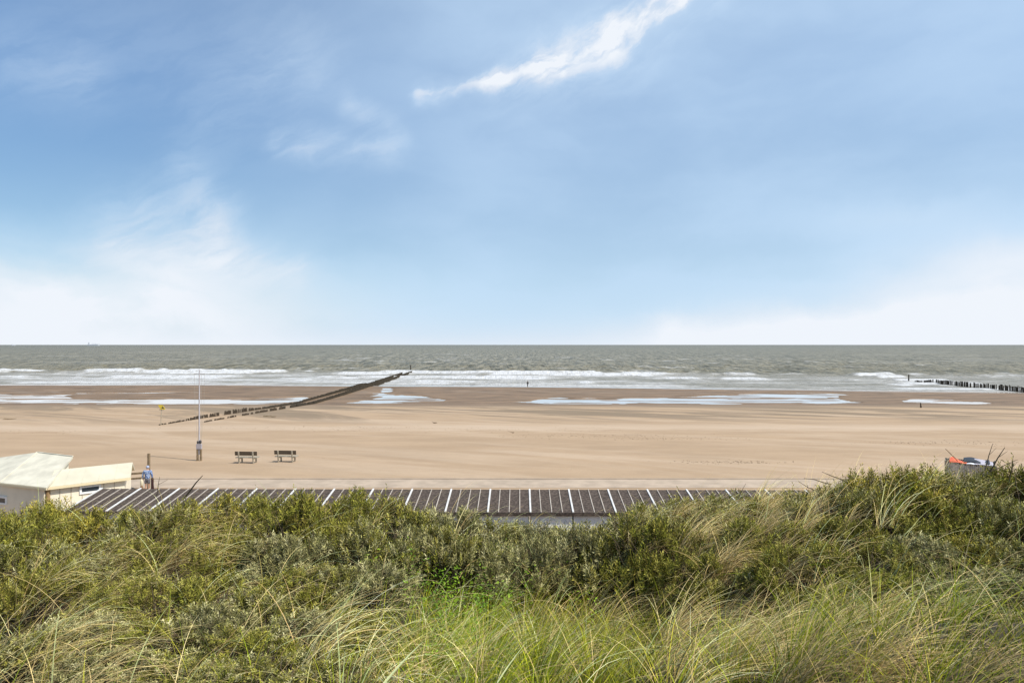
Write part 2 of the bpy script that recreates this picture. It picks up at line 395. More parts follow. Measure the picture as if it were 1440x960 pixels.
def sea_mat():
    m = bpy.data.materials.new('sea_water'); m.use_nodes = True; nt = m.node_tree; n = NT(nt); b = nt.nodes['Principled BSDF']
    pos = n.n('ShaderNodeNewGeometry').outputs['Position']; px, py, pz = n.xyz(pos)
    at = n.n('ShaderNodeAttribute', attribute_name='col').outputs[0]; fo, inn, _ = n.xyz(at)
    big = n.noise(n.scale(pos, (.004, .0016, 0)), 1, 5, .6)
    med = n.noise(n.scale(pos, (.22, .020, 0)), 1, 7, .8)
    brk = n.noise(n.scale(pos, (.35, .30, 0)), 1, 5, .7)
    water = n.mix(n.map(big, .3, .7), (.112, .098, .056, 1), (.150, .126, .070, 1))
    water = n.mix(n.map(med, .36, .64), n.mix(.72, water, (.040, .042, .028, 1)), n.mix(.55, water, (.40, .36, .26, 1)))  # light and dark of the wave crests painted as colour streaks
    far_ = n.map(py, 500, 5000)
    water = n.mix(n.m('MULTIPLY', far_, .3), water, (.10, .10, .078, 1))
    shal = n.mix(n.map(brk, .3, .7), (.17, .155, .115, 1), (.30, .28, .235, 1))
    c = n.mix(n.m('MULTIPLY', inn, .8), water, shal)
    f = n.m('MULTIPLY', fo, n.map(brk, .30, .60, .55, 1.15), clamp=True)
    c = n.mix(f, c, (.56, .565, .57, 1))
    nt.links.new(c, b.inputs['Base Color'])
    nt.links.new(n.m('ADD', .38, n.m('MULTIPLY', f, .5)), b.inputs['Roughness'])
    b.inputs['IOR'].default_value = 1.33; b.inputs['Specular IOR Level'].default_value = .12
    bp = n.n('ShaderNodeBump'); bp.inputs['Strength'].default_value = .9; bp.inputs['Distance'].default_value = 1.2
    h = n.m('ADD', n.noise(n.scale(pos, (.18, .12, 0)), 1, 5, .7), n.m('MULTIPLY', med, .8))
    nt.links.new(h, bp.inputs['Height']); nt.links.new(bp.outputs[0], b.inputs['Normal'])
    return m
tag(link('sea', sea_mesh(), sea_mat()), kind='structure')

def pool_mat():
    m = bpy.data.materials.new('pool_water'); m.use_nodes = True; nt = m.node_tree; n = NT(nt); b = nt.nodes['Principled BSDF']
    pos = n.n('ShaderNodeNewGeometry').outputs['Position']
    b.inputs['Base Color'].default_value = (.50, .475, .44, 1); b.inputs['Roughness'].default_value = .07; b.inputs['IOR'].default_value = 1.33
    bp = n.n('ShaderNodeBump'); bp.inputs['Strength'].default_value = .05; bp.inputs['Distance'].default_value = .1
    nt.links.new(n.noise(n.scale(pos, (1, 1.2, 0)), .8, 3, .6), bp.inputs['Height']); nt.links.new(bp.outputs[0], b.inputs['Normal'])
    return m
pw = MB(); pw.add([(-260, 141, POOL), (260, 141, POOL), (260, 158, POOL), (-260, 158, POOL)], [(0, 1, 2, 3)])
pool_x = xs_ = np.linspace(-260, 260, 27)
yb = np.interp(xs_, SH_X, SH_Y)-6
pw = MB()
pw.add([(x, 141, POOL) for x in xs_]+[(x, y, POOL) for x, y in zip(xs_, yb)], [(i, i+1, i+28, i+27) for i in range(26)])
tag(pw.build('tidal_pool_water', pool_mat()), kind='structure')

def gz(x, y): return float(beach_z(np.array([x]), np.array([y]))[0])

# ------------------------------------------------------------------ beach cabins
M_roof = mat('bitumen_roof', (.078, .060, .049), .95, spec=.2, var=.55, vscale=9, bump=.5, bscale=60)
M_batten = mat('weathered_batten', (.40, .35, .30), .8, var=.2, vscale=5)
M_white = mat('white_paint', (.76, .76, .74), .55, var=.05, vscale=3)
M_wallw = mat('cabin_wall', (.76, .76, .75), .7, var=.10, vscale=2.5, bump=.2)
M_dark = mat('dark_metal', (.04, .04, .045), .5)
M_cap = mat('worn_white_cap', (.60, .59, .57), .7, var=.14, vscale=4)
CW = 1.765; CD = 2.6
def cabin():
    r = empty('beach_cabin')
    zl, zh = 2.17, 2.57                       # roof heights at the landward and seaward edge
    w = MB(); i = .03
    t = .05; y0, y1 = .10, CD-.12
    def zr(y): return zl+(zh-zl)*y/CD-.075
    vs = [(i, y0, 0), (CW-i, y0, 0), (CW-i, y1, 0), (i, y1, 0), (i, y0, zr(y0)), (CW-i, y0, zr(y0)), (CW-i, y1, zr(y1)), (i, y1, zr(y1))]
    w.add(vs, [(0, 1, 5, 4), (1, 2, 6, 5), (2, 3, 7, 6), (3, 0, 4, 7), (4, 5, 6, 7), (0, 3, 2, 1)])
    for k in range(9): w.box((i+(k+.5)*(CW-2*i)/9, y0-.006, zr(y0)/2-.02), (.015, .012, zr(y0)-.05))
    w.build('wall', M_wallw, r)
    rf = MB(); rf.beam((CW/2, 0, zl-.03), (CW/2, CD, zh-.03), CW-.004, .06); ro = rf.build('roof', M_roof, r, .006)
    for k in range(1, 4):
        b = MB(); b.beam((CW*k/4, .01, zl+.012), (CW*k/4, CD-.01, zh+.012), .036, .03); b.build('batten', M_batten, ro)
    b = MB(); b.beam((0, -.015, zl+.017), (0, CD+.015, zh+.017), .075, .045); b.build('ridge_cap', M_cap, ro, .006)
    b = MB(); b.box((CW/2, -.018, zl-.085), (CW-.01, .03, .10)); b.build('fascia', M_roof, r)
    b = MB(); b.box((CW/2, y1+.022, 1.0), (.85, .04, 1.95)); d = b.build('door', M_white, r, .005)
    b = MB(); b.tube([(CW/2+.32, y1+.05, 1.0), (CW/2+.32, y1+.09, 1.0), (CW/2+.24, y1+.09, 1.0)], .012, 6); b.build('handle', M_dark, d)
    return r
def copy_tree(o, parent=None):
    c = o.copy(); COL.objects.link(c)
    if parent is not None: c.parent = parent
    for ch in list(o.children): copy_tree(ch, c)
    return c
ORD = ['first', 'second', 'third', 'fourth', 'fifth', 'sixth', 'seventh', 'eighth', 'ninth', 'tenth', 'eleventh', 'twelfth', 'thirteenth', 'fourteenth', 'fifteenth', 'sixteenth', 'seventeenth', 'eighteenth', 'nineteenth', 'twentieth']
c0 = cabin(); ang = R(-.6); bx, by = -18.65, 28.45
for k in range(19):
    o = c0 if k == 0 else copy_tree(c0)
    o.location = (bx+CW*k*math.cos(ang), by+CW*k*math.sin(ang), .0); o.rotation_euler = (0, 0, ang)
    lab = 'beach cabin at the left end of the row, its whole dark sloping roof in view' if k == 0 else f'{ORD[k]} beach cabin from the left end of the row of dark battened roofs'
    if k == 18: lab = 'beach cabin at the right end of the row, mostly hidden behind the shrubs'
    tag(o, lab, 'beach cabin', 'row of beach cabins with dark roofs')
# closing white cap on the far right roof
cr = [o for o in bpy.data.objects if o.name.startswith('beach_cabin')]
# ------------------------------------------------------------------ cream pavilions
M_cream = mat('cream_wall', (.74, .67, .53), .8, var=.06, vscale=1.2, bump=.1)
M_roofc = mat('cream_roofing', (.58, .545, .44), .85, var=.13, vscale=1.3, bump=.25, bscale=5)
M_roofd = mat('sand_roofing', (.52, .485, .375), .85, var=.07, vscale=1.0, bump=.1)
M_glass = mat('window_glass', (.04, .05, .06), .12, spec=.6)
M_recess_shade = mat('recess_shade_brown', (.30, .20, .10), .7, var=.15)  # brown stands in for shade in the gap between the pavilions
def wp(px, row, z):
    Y = (CAMZ-z)*960/(row-484.0); return Vector(((px-720)*Y/960, Y, z))
def slab(mb, pts, t):
    """a roof plane with thickness t below it"""
    pts = [Vector(p) for p in pts]; n = len(pts); lo = [p-Vector((0, 0, t)) for p in pts]
    mb.add(pts+lo, [tuple(range(n)), tuple(range(2*n-1, n-1, -1))]+[(i, i+n, (i+1) % n+n, (i+1) % n) for i in range(n)])
def window(p0, p1, zc, w, h, parent, out):
    """window on the wall line p0->p1, centred at p1-ish parameter"""
    pass
# right, lower pavilion
E0, E1 = wp(66, 684, 2.4), wp(184, 670, 2.4)                 # landward eave
Rg0, Rg1 = wp(77, 660, 2.95), wp(187, 649, 2.95)             # ridge
u = (E1-E0).normalized(); nrm = Vector((u.y, -u.x, 0))       # towards the camera
pav = empty('pavilion', (E0.x, E0.y, 0)); P0 = Vector((E0.x, E0.y, 0))
tag(pav, 'low cream pavilion with a plain yellowish roof beside the left end of the cabins', 'pavilion')
back = -nrm*1.9; 
B0, B1 = Rg0+(Rg0-E0)*1.0, Rg1+(Rg1-E1)*1.0; B0.z = B1.z = 2.4
m_ = MB(); slab(m_, [E0-P0, E1-P0, Rg1-P0, Rg0-P0], .10); slab(m_, [Rg0-P0, Rg1-P0, B1-P0, B0-P0], .10); rf = m_.build('roof', M_roofd, pav)
ins = -nrm*.18; a, b_ = E0+ins+u*.10, E1+ins-u*.22; c_, d_ = B1-ins-u*.22, B0-ins+u*.10
def prism(pts, z0, z1s):
    mb = MB(); n = len(pts)
    mb.add([(p.x, p.y, z0) for p in pts]+[(p.x, p.y, z) for p, z in zip(pts, z1s)], [(i, (i+1) % n, (i+1) % n+n, i+n) for i in range(n)]+[tuple(range(n, 2*n))]); return mb
prism([p-P0 for p in (a, b_, c_, d_)], 0, [2.33]*4).build('wall', M_cream, pav)
cl = MB(); dn_ = (b_-a); nj = 7
for k in range(1, nj):
    p = a+dn_*(k/nj)-P0; cl.box((p.x+nrm.x*.006, p.y+nrm.y*.006, 1.15), (.022, .022, 2.26))
cl.build('cladding_joints', mat('joint_shadow_gap', (.42, .38, .30), .8), pav)
sm = MB()
for k in range(1, 5): t_ = k/5; sm.beam(E0.lerp(E1, t_)-P0+Vector((0, 0, .008)), Rg0.lerp(Rg1, t_)-P0+Vector((0, 0, .008)), .03, .012)
sm.build('roof_seams', M_roofd, rf)
# gable fill
m_ = MB(); g0, g1 = (b_+Vector((0, 0, -.1)))-P0, (c_+Vector((0, 0, -.1)))-P0; tp = (Rg1-u*.22-P0)-Vector((0, 0, .11)); m_.add([g0, g1, tp, g0-u*.06, g1-u*.06, tp-u*.06], [(0, 1, 2), (3, 5, 4), (0, 3, 4, 1), (1, 4, 5, 2), (2, 5, 3, 0)]); m_.build('gable', M_cream, pav)
m_ = MB(); m_.beam(E0-P0-Vector((0, 0, .075))+nrm*.03, E1-P0-Vector((0, 0, .075))+nrm*.03, .05, .11); m_.build('gutter', mat('eave_board', (.66, .56, .36), .7), rf)
def wall_window(parent, P0, a, b_, px0, px1, rowc, w, h):
    """place a wide low window on the wall a->b where the photograph shows it"""
    pc = (px0+px1)/2; k = (pc-720)/960           # find t so that the wall point projects on column pc
    t = (k*a.y-a.x)/((b_.x-a.x)-k*(b_.y-a.y)); p = a+(b_-a)*t; z = CAMZ-(rowc-484)*p.y/960
    d = (b_-a).normalized(); n = Vector((d.y, -d.x, 0)); c = Vector((p.x, p.y, z))-P0
    M = Matrix((d, -n, Vector((0, 0, 1)))).transposed()
    fr = MB()
    for s in (-1, 1):
        fr.box(c+n*.02+d*s*(w/2), (.09, .07, h+.09), M); fr.box(c+n*.022+Vector((0, 0, s*h/2)), (w-.09, .07, .09), M)
    f = fr.build('window', M_white, parent)
    MB().box(c+n*.008, (w-.08, .03, h-.08), M).build('pane', M_glass, f)
wall_window(pav, P0, a, b_, 117, 138, 686.5, .82, .30)
# left, hipped pavilion
Bc = wp(103, 641, 3.35); Cc = wp(66, 684.5, 2.45); Dc = wp(0, 677.5, 2.45)
Dfar = wp(-70, 652, 2.45)
pn = (Bc-Cc).cross(Dc-Cc); rd_ = Vector(((53-720)/960, 1, -(635-484)/960)); A_ = Vector((0, 0, CAMZ)); A_ = A_+rd_*((Cc-A_).dot(pn)/rd_.dot(pn))
hip = empty('hipped_pavilion', (Cc.x, Cc.y, 0)); P1 = Vector((Cc.x, Cc.y, 0))
tag(hip, 'cream hipped pavilion with patchy pale roof, cut by the left picture edge', 'pavilion')
Bk = wp(84, 653, 2.45); Bk2 = A_+(A_-Dc)*.8; Bk2.z = 2.45
m_ = MB()
slab(m_, [p-P1 for p in (Cc, Bc, A_)], .1); slab(m_, [p-P1 for p in (Cc, A_, Dc)], .1); slab(m_, [p-P1 for p in (Dc, A_, Dfar)], .1)
slab(m_, [p-P1 for p in (Bc, Bk, A_)], .1); slab(m_, [p-P1 for p in (A_, Bk, Dfar)], .1)
rf = m_.build('roof', M_roofc, hip)
for q, w_ in ((Dc, .05), (Bc, .05)):
    mb = MB(); mb.beam(A_-P1+Vector((0, 0, .02)), q-P1+Vector((0, 0, .02)), .07, .03); mb.build('ridge_strip', M_roofc, rf)
cen = (Cc+Dc+Dfar+Bk)/4
def inset(p, k=.93): q = cen+(p-cen)*k; return q
foot = [inset(p)-P1 for p in (Cc, Bc, Bk, Dfar, Dc)]
prism([Vector((p.x, p.y, 0)) for p in foot], 0, [2.36, 3.05, 2.36, 2.36, 2.36]).build('wall', M_cream, hip)
m_ = MB(); m_.beam(Dc-P1-Vector((0, 0, .075)), Cc-P1-Vector((0, 0, .075)), .05, .1); m_.build('gutter', mat('eave_board_pale', (.66, .58, .40), .7), rf)
wall_window(hip, P1, inset(Dc), inset(Cc), -6, 12, 702, .75, .32)
# panel between both; the shade of the recess is put into its brown
q0 = inset(Cc)+Vector((.06, .15, 0)); q1 = a+Vector((-.02, .35, 0)); lk = MB()
lnk = empty('shaded_recess', (q0.x, q0.y, 0)); tag(lnk, 'panel painted shade-brown for the passage in the gap between the two cream pavilions', 'recess')
Pq = Vector((q0.x, q0.y, 0)); dq = Vector((q1.x-q0.x, q1.y-q0.y, 0))
lk.beam(Vector((0, 0, 1.12)), dq+Vector((0, 0, 1.12)), .08, 2.24); lk.build('panel', M_recess_shade, lnk)
lk = MB(); lk.beam(dq*.55+Vector((0, -.05, .98)), dq*.9+Vector((0, -.05, .98)), .03, 1.9); lk.build('door', mat('dark_brown_door', (.05, .025, .015), .6), lnk)

# ------------------------------------------------------------------ wooden rail fence + post
M_wood = mat('weathered_wood', (.20, .145, .085), .85, var=.3, vscale=6, bump=.4, bscale=30)
M_woodg = mat('grey_wood', (.33, .29, .22), .85, var=.3, vscale=7, bump=.4, bscale=30)
M_benchd = mat('dark_stained_slat', (.055, .038, .022), .7, var=.3, vscale=5)
Yf = 42.6
fx0, fx1 = (186-720)/960*Yf, (208-720)/960*Yf
fen = empty('rail_fence', (fx0, Yf, 0)); tag(fen, 'two brown wooden rails and a tall post beside the blue clad person', 'fence')
Lf = fx1-fx0
def zrow(row, Y): return CAMZ-(row-484)*Y/960
for rr0, rr1 in ((665.5, 663.5), (672.5, 670.5)):
    MB().beam((-.55, 0, zrow(rr0, Yf)-.03), (Lf, 0, zrow(rr1, Yf)), .05, .12).build('rail', M_wood, fen, .006)
MB().box((Lf+.02, .10, zrow(637, Yf)/2), (.14, .13, zrow(637, Yf))).build('post', M_wood, fen, .01)
MB().box((-.5, .08, .65), (.11, .11, 1.3)).build('post', M_wood, fen, .01)

# ------------------------------------------------------------------ people
def skinned(name, pts, edges, rad, m, parent, sub=1, root=0):
    me = bpy.data.meshes.new(name); me.from_pydata([tuple(p) for p in pts], edges, [])
    o = bpy.data.objects.new(name, me); COL.objects.link(o)
    o.modifiers.new('skin', 'SKIN')
    for i, r_ in enumerate(rad):
        s = me.skin_vertices[0].data[i]; s.radius = (r_, r_) if not hasattr(r_, '__len__') else r_; s.use_root = (i == root)
    sb = o.modifiers.new('sub', 'SUBSURF'); sb.levels = sb.render_levels = sub
    dg = bpy.context.evaluated_depsgraph_get(); ev = o.evaluated_get(dg); m2 = bpy.data.meshes.new_from_object(ev)
    o.modifiers.clear(); o.data = m2; m2.materials.clear(); m2.materials.append(m); o.parent = parent
    m2.polygons.foreach_set('use_smooth', [True]*len(m2.polygons)); bpy.data.meshes.remove(me)
    return o
M_skin = mat('skin', (.48, .29, .20), .6)
def person(root, top_m, leg_m, hair_m, shorts=False, H=1.7, armL=None, armR=None, stride=.0, lean=0.):
    k = H/1.7
    def s(p): return (p[0]*k, (p[1]+lean*max(0, p[2]-.9))*k, p[2]*k)
    pel, ch, nk, hd = (0, 0, .95), (0, 0, 1.28), (0, 0, 1.46), (0, .01, 1.58)
    pts = [pel, (0, 0, 1.1), ch, (0, 0, 1.40), nk, (0, .0, 1.52), (0, .01, 1.60), (0, .01, 1.68)]; ed = [(i, i+1) for i in range(7)]
    rad = [(.15, .10), (.13, .09), (.15, .10), (.13, .08), (.05, .05), (.06, .07), (.078, .09), (.05, .06)]
    aL = armL or [(-.20, 0, 1.38), (-.25, -.02, 1.12), (-.26, .06, .88)]
    aR = armR or [(.20, 0, 1.38), (.25, -.02, 1.12), (.26, .06, .88)]
    for arm in (aL, aR):
        i0 = len(pts); pts += list(arm); rad += [.055, .042, .028]; ed += [(3, i0), (i0, i0+1), (i0+1, i0+2)]
        w = Vector(arm[2]); d = (Vector(arm[2])-Vector(arm[1])).normalized(); sd_ = -1 if arm is aL else 1
        pts.append(tuple(w+d*.07)); rad.append((.036, .018)); pi = len(pts)-1; ed.append((i0+2, pi))
        for f in range(4):
            off = Vector((0, (f-1.5)*.021, 0)); L = (.065, .075, .07, .055)[f]; q = len(pts)
            pts += [tuple(w+d*.09+off), tuple(w+d*(.09+L*.6)+off), tuple(w+d*(.09+L)+off+Vector((-sd_*.015, 0, 0)))]; rad += [.009, .0085, .007]; ed += [(pi, q), (q, q+1), (q+1, q+2)]
        q = len(pts); pts += [tuple(w+d*.03+Vector((0, .035, 0))), tuple(w+d*.065+Vector((-sd_*.01, .055, 0)))]; rad += [.011, .009]; ed += [(i0+2, q), (q, q+1)]
    for s_, st in ((-1, stride), (1, -stride)):
        i0 = len(pts); pts += [(s_*.09, 0, .90), (s_*.10, st*.5+.02, .50), (s_*.10, st, .09), (s_*.11, st+.13, .03)]; rad += [.085, .055, .036, .03]; ed += [(0, i0), (i0, i0+1), (i0+1, i0+2), (i0+2, i0+3)]
    body = skinned('body', [s(p) for p in pts], ed, [tuple(np.array(r_)*k) if hasattr(r_, '__len__') else r_*k for r_ in rad], M_skin, root)
    # face, ears as part of the hair/head details
    tp = [(0, 0, .86), (0, 0, 1.0), (0, 0, 1.15), (0, 0, 1.30), (0, 0, 1.42)]; te = [(0, 1), (1, 2), (2, 3), (3, 4)]; tr = [(.19, .14), (.18, .13), (.165, .12), (.18, .125), (.10, .09)]
    for arm in (aL, aR):
        i0 = len(tp); tp += list(arm); tr += [.078, .062, .048]; te += [(3, i0), (i0, i0+1), (i0+1, i0+2)]
    skinned('jacket', [s(p) for p in tp], te, [tuple(np.array(r_)*k) if hasattr(r_, '__len__') else r_*k for r_ in tr], top_m, root)
    lp = [(0, 0, .98), (0, 0, .90)]; lr = [(.165, .12), (.16, .12)]; le = [(0, 1)]
    for s_, st in ((-1, stride), (1, -stride)):
        i0 = len(lp)
        if shorts: lp += [(s_*.09, 0, .84), (s_*.10, st*.4+.01, .58)]; lr += [.10, .085]; le += [(1, i0), (i0, i0+1)]
        else: lp += [(s_*.09, 0, .84), (s_*.10, st*.5+.02, .50), (s_*.10, st, .11)]; lr += [.10, .075, .058]; le += [(1, i0), (i0, i0+1), (i0+1, i0+2)]
    skinned('shorts' if shorts else 'trousers', [s(p) for p in lp], le, [tuple(np.array(r_)*k) if hasattr(r_, '__len__') else r_*k for r_ in lr], leg_m, root)
    h = MB(); h.ell(s((0, -.015, 1.635)), (.10*k, .108*k, .10*k)); h.build('hair', hair_m, root)
    if True:
        f = MB(); c = Vector(s((0, .10, 1.58))); f.ell(c, (.013, .016, .02), 8, 6)
        for q in (-1, 1): f.ell(Vector(s((q*.084, .0, 1.58))), (.012, .02, .03), 8, 6)
        f.build('face', M_skin, root)
def fabric_blue():
    m = bpy.data.materials.new('blue_patterned_cloth'); m.use_nodes = True; nt = m.node_tree; n = NT(nt); b = nt.nodes['Principled BSDF']
    pos = n.n('ShaderNodeTexCoord').outputs['Object']; f = n.noise(pos, 11, 3, .6)
    nt.links.new(n.mix(n.map(f, .44, .58), (.07, .12, .27, 1), (.36, .45, .62, 1)), b.inputs['Base Color']); b.inputs['Roughness'].default_value = .9; return m
pY = 41.9; pX = (207.5-720)/960*pY
pr = empty('person', (pX, pY, 0)); tag(pr, 'person in blue patterned jacket and bare legs standing at the wooden rails', 'person')
person(pr, fabric_blue(), mat('grey_shorts', (.13, .13, .15), .9), mat('pale_hat', (.33, .37, .48), .8), True, 1.66,
       armL=[(-.21, 0, 1.38), (-.30, .0, 1.14), (-.30, .05, .90)], armR=[(.21, 0, 1.38), (.29, 0, 1.13), (.28, .04, .9)], lean=.08)
bg = MB(); bg.box((0, 0, -.24), (.17, .12, .40)); bg.box((0, 0, -.49), (.18, .13, .13))
bag = empty('shoulder_bag', (pX-.33, pY-.02, .86)); tag(bag, 'cream cloth bag with brown base hanging at the person\'s left', 'bag')
b1 = MB(); b1.ell((0, 0, -.22), (.10, .07, .24), 10, 8); b1.build('pouch', mat('cream_cloth', (.62, .57, .42), .9, var=.1), bag)
b1 = MB(); b1.ell((0, 0, -.50), (.085, .065, .17), 10, 8); b1.build('base', mat('brown_leather', (.22, .13, .07), .7), bag)
b1 = MB(); b1.tube([(-.05, 0, -.02), (-.02, 0, .08), (.02, 0, .08), (.05, 0, -.02)], .012, 6); b1.build('strap', mat('tan_strap', (.4, .3, .2), .8), bag)
cb = empty('dark_coat', (pX+.31, pY+.0, .86)); tag(cb, 'dark maroon coat draped over the right arm of the person at the rails', 'coat')
b1 = MB(); b1.tube([(0, 0, .10), (.01, 0, 0), (0, .01, -.3), (.02, 0, -.62), (.0, 0, -.72)], [.05, .08, .075, .09, .05], 10); b1.build('cloth', mat('maroon_cloth', (.035, .012, .012), .9), cb)
def on_beach(px, row):
    best = None
    for Y in np.arange(44, 240, .25):
        X = (px-720)/960*Y; z = gz(X, Y); r = 484+(CAMZ-z)*960/Y
        if best is None or abs(r-row) < best[0]: best = (abs(r-row), X, Y, z)
    return best[1:]
x, y, z = on_beach(742, 543)
y = float(np.interp(x, SH_X, SH_Y))-4.5; x = (742-720)/960*y; z = gz(x, y)
pr = empty('person', (x, y, z), R(160)); tag(pr, 'distant walker in dark clothes on the wet sand by the waterline', 'person')
person(pr, mat('black_coat', (.012, .012, .016), .9), mat('dark_trousers', (.02, .018, .018), .9), mat('dark_hair', (.02, .015, .01), .8), False, 1.78, stride=.16)

# ------------------------------------------------------------------ benches
def bench(x, y, z, rz, label):
    r = empty('park_bench', (x, y, z), rz); W_ = 1.75      # sitter looks out to sea (+Y); we see the back
    for sx in (-.56, .56):
        m_ = MB(); m_.beam((sx, -.12, .0), (sx, -.25, .92), .10, .09, (1, 0, 0)); m_.beam((sx, .42, .0), (sx, .36, .42), .10, .09, (1, 0, 0)); m_.beam((sx, -.22, .37), (sx, .48, .42), .09, .10)
        m_.build('leg', M_woodg, r, .008)
    st = MB()
    for k in range(4): st.beam((-W_/2, -.07+k*.15, .445+k*.008), (W_/2, -.07+k*.15, .445+k*.008), .13, .04)
    st.build('seat', M_woodg, r, .006)
    bk = MB()
    for k, zz in enumerate((.70, .86)): bk.beam((-W_/2, -.165-.02*k, zz), (W_/2, -.165-.02*k, zz), .035, .145)
    bk.build('backrest', M_benchd, r, .006)
    bo = MB()
    for sx in (-.56, .56): bo.ell((sx, -.30, .80), (.02, .02, .02), 8, 6)
    tag(r, label, 'bench', 'benches on the sand facing the sea')
    return r
for px_, row_, lab, rz in ((347.5, 650, 'wooden bench with dark back boards, the left one nearer the flagpole', R(-3)), (402.5, 649, 'wooden bench with dark back boards, the right one of the pair', R(-4))):
    x, y, z = on_beach(px_, row_); bench(x, y, z, rz, lab)

# ------------------------------------------------------------------ flagpole
x, y, z = on_beach(280.5, 647)
fp = empty('flagpole', (x, y, z)); tag(fp, 'slim pale grey flagpole with halyards, standing on the sand left of the benches', 'flagpole')
M_pole = mat('pole_paint', (.42, .40, .42), .45, var=.08)
k = y/960.
MB().tube([(0, 0, .5), (0, 0, 3.5), (0, 0, 7.15)], [.06, .055, .038], 10).build('pole', M_pole, fp)
for s in (-1, 1): MB().box((s*.135, 0, .46), (.12, .16, 1.0)).build('post', M_wood, fp, .01)
MB().box((0, -.02, 1.13), (.42, .16, .40)).build('panel', mat('pale_lilac_board', (.36, .33, .35), .6, var=.08), fp, .01)
MB().ell((.11, -.05, 1.50), (.105, .09, .14), 14, 10).build('winch_drum', M_dark, fp)
MB().ell((-.10, -.05, 1.47), (.075, .08, .12), 12, 8).build('winch_drum', M_dark, fp)
MB().beam((-.42, 0, 6.9), (.42, 0, 6.9), .04, .04).build('yard', M_pole, fp)
for pts in ([(-.40, 0, 6.9), (-.33, 0, 4.0), (-.12, 0, 1.3)], [(.40, 0, 6.9), (.36, 0, 4.0), (.14, 0, 1.3)], [(.16, 0, 6.9), (.2, 0, 4.0), (.12, 0, 1.3)]):
    MB().tube(pts, .008, 5).build('halyard', mat('rope', (.35, .32, .28), .9), fp)
MB().tube([(0, 0, 7.12), (0, 0, 7.2), (0, 0, 7.26)], [.05, .05, .01], 10).build('truck', M_pole, fp)

# ------------------------------------------------------------------ warning sign
x, y, z = on_beach(227, 597)
sg = empty('warning_sign', (x, y, z)); tag(sg, 'yellow triangular warning sign on a thin leaning pole at the groyne start', 'sign')
M_yel = mat('sign_yellow', (.62, .47, .05), .5, var=.15, vscale=6); hS = 28*y/960
MB().tube([(-.05, 0, -.1), (.0, 0, hS*.5), (.06, 0, hS-.25)], .045, 8).build('pole', M_woodg, sg)
def tri(cx, cz, w, h, yy, t, up=True):
    m_ = MB(); s = 1 if up else -1
    p = [(cx-w/2, cz-s*h/2), (cx+w/2, cz-s*h/2), (cx, cz+s*h/2)]
    m_.add([(a, yy, b) for a, b in p]+[(a, yy+t, b) for a, b in p], [(0, 1, 2), (3, 5, 4), (0, 3, 4, 1), (1, 4, 5, 2), (2, 5, 3, 0)]); return m_
pl = tri(.22, hS-.25, .72, .56, -.06, .03).build('panel', M_yel, sg)
pl2 = tri(-.12, hS-.22, .60, .52, -.02, .03, False).build('panel', M_yel, sg)
tri(.22, hS-.27, .36, .28, -.068, .006).build('symbol', M_dark, pl)
MB().box((.05, -.03, hS-.55), (.62, .02, .12)).build('plate', M_woodg, sg)

# ------------------------------------------------------------------ post on the beach at right
x, y, z = on_beach(1294.5, 572.5)
po = MB(); po.tube([(0, 0, -.3), (.01, 0, .5), (-.02, 0, .95)], [.12, .10, .08], 10); po.tube([(0, 0, -.3), (.1, 0, .10), (.15, 0, .32)], [.10, .08, .05], 8)
tag(po.build('mooring_post', mat('tarred_wood', (.045, .028, .016), .9, var=.3), None, loc=(x, y, z)), 'short dark wooden post standing alone on damp sand near the right edge', 'post')

# ------------------------------------------------------------------ driftwood and weed on the sand
def drift(px, row, L, rz, label, name='driftwood', th=.07):
    x, y, z = on_beach(px, row); m_ = MB(); rd = random.Random(int(px)); pts = [(L*(t-.5), .12*rd.uniform(-1, 1), .05+.05*rd.random()) for t in (0, .25, .5, .75, 1)]
    m_.tube(pts, [th*.5, th, th*.9, th*.8, th*.3], 6)
    m_.tube([pts[1], (pts[1][0]-.3, .5, .22)], [th*.6, th*.2], 5)
    o = m_.build(name, M_wood, None, loc=(x, y, z)); o.rotation_euler = (0, 0, rz); tag(o, label, 'driftwood')
drift(14, 589, 1.6, .5, 'short dark driftwood piece on dry sand near the left edge')
drift(376, 585, 1.2, .1, 'dark driftwood piece on the sand right of the left groyne', th=.10)
drift(385, 585.6, .8, .3, 'smaller dark driftwood bit close beside the larger piece right of the groyne', th=.08)
drift(612, 594.5, .5, .2, 'tiny dark driftwood bit alone on the sand near the centre', th=.07)
drift(722, 608, .35, .9, 'tiny dark driftwood bit on the middle of the open beach', th=.05)

# weed and shell scatter lying on the sand
wk = MB(); rw = random.Random(8)
for (pc, rc, sx, sy, nn_) in [(1030, 649, 2.2, .35, 110), (840, 612, 5.5, 1.2, 150), (930, 616, 4.0, .8, 90), (1340, 622, 4.5, 1.0, 120), (450, 601, 8, 1.6, 110), (700, 604, 9, 2, 70), (60, 606, 5, 1.5, 40)]:
    cx_, cy_, _z = on_beach(pc, rc)
    for k in range(nn_):
        x_, y_ = cx_+rw.gauss(0, sx), cy_+rw.gauss(0, sy); s_ = rw.uniform(.02, .06)
        M3 = Matrix.Rotation(rw.uniform(0, 3.1), 3, 'Z'); wk.box((x_, y_, gz(x_, y_)+.006), (s_*rw.uniform(1.2, 3), s_, .025), M3)
tag(wk.build('seaweed_scatter', mat('dry_weed', (.20, .145, .085), .9, var=.4)), 'thin scattered weed and shell fragments lying on the dry sand', kind='stuff')

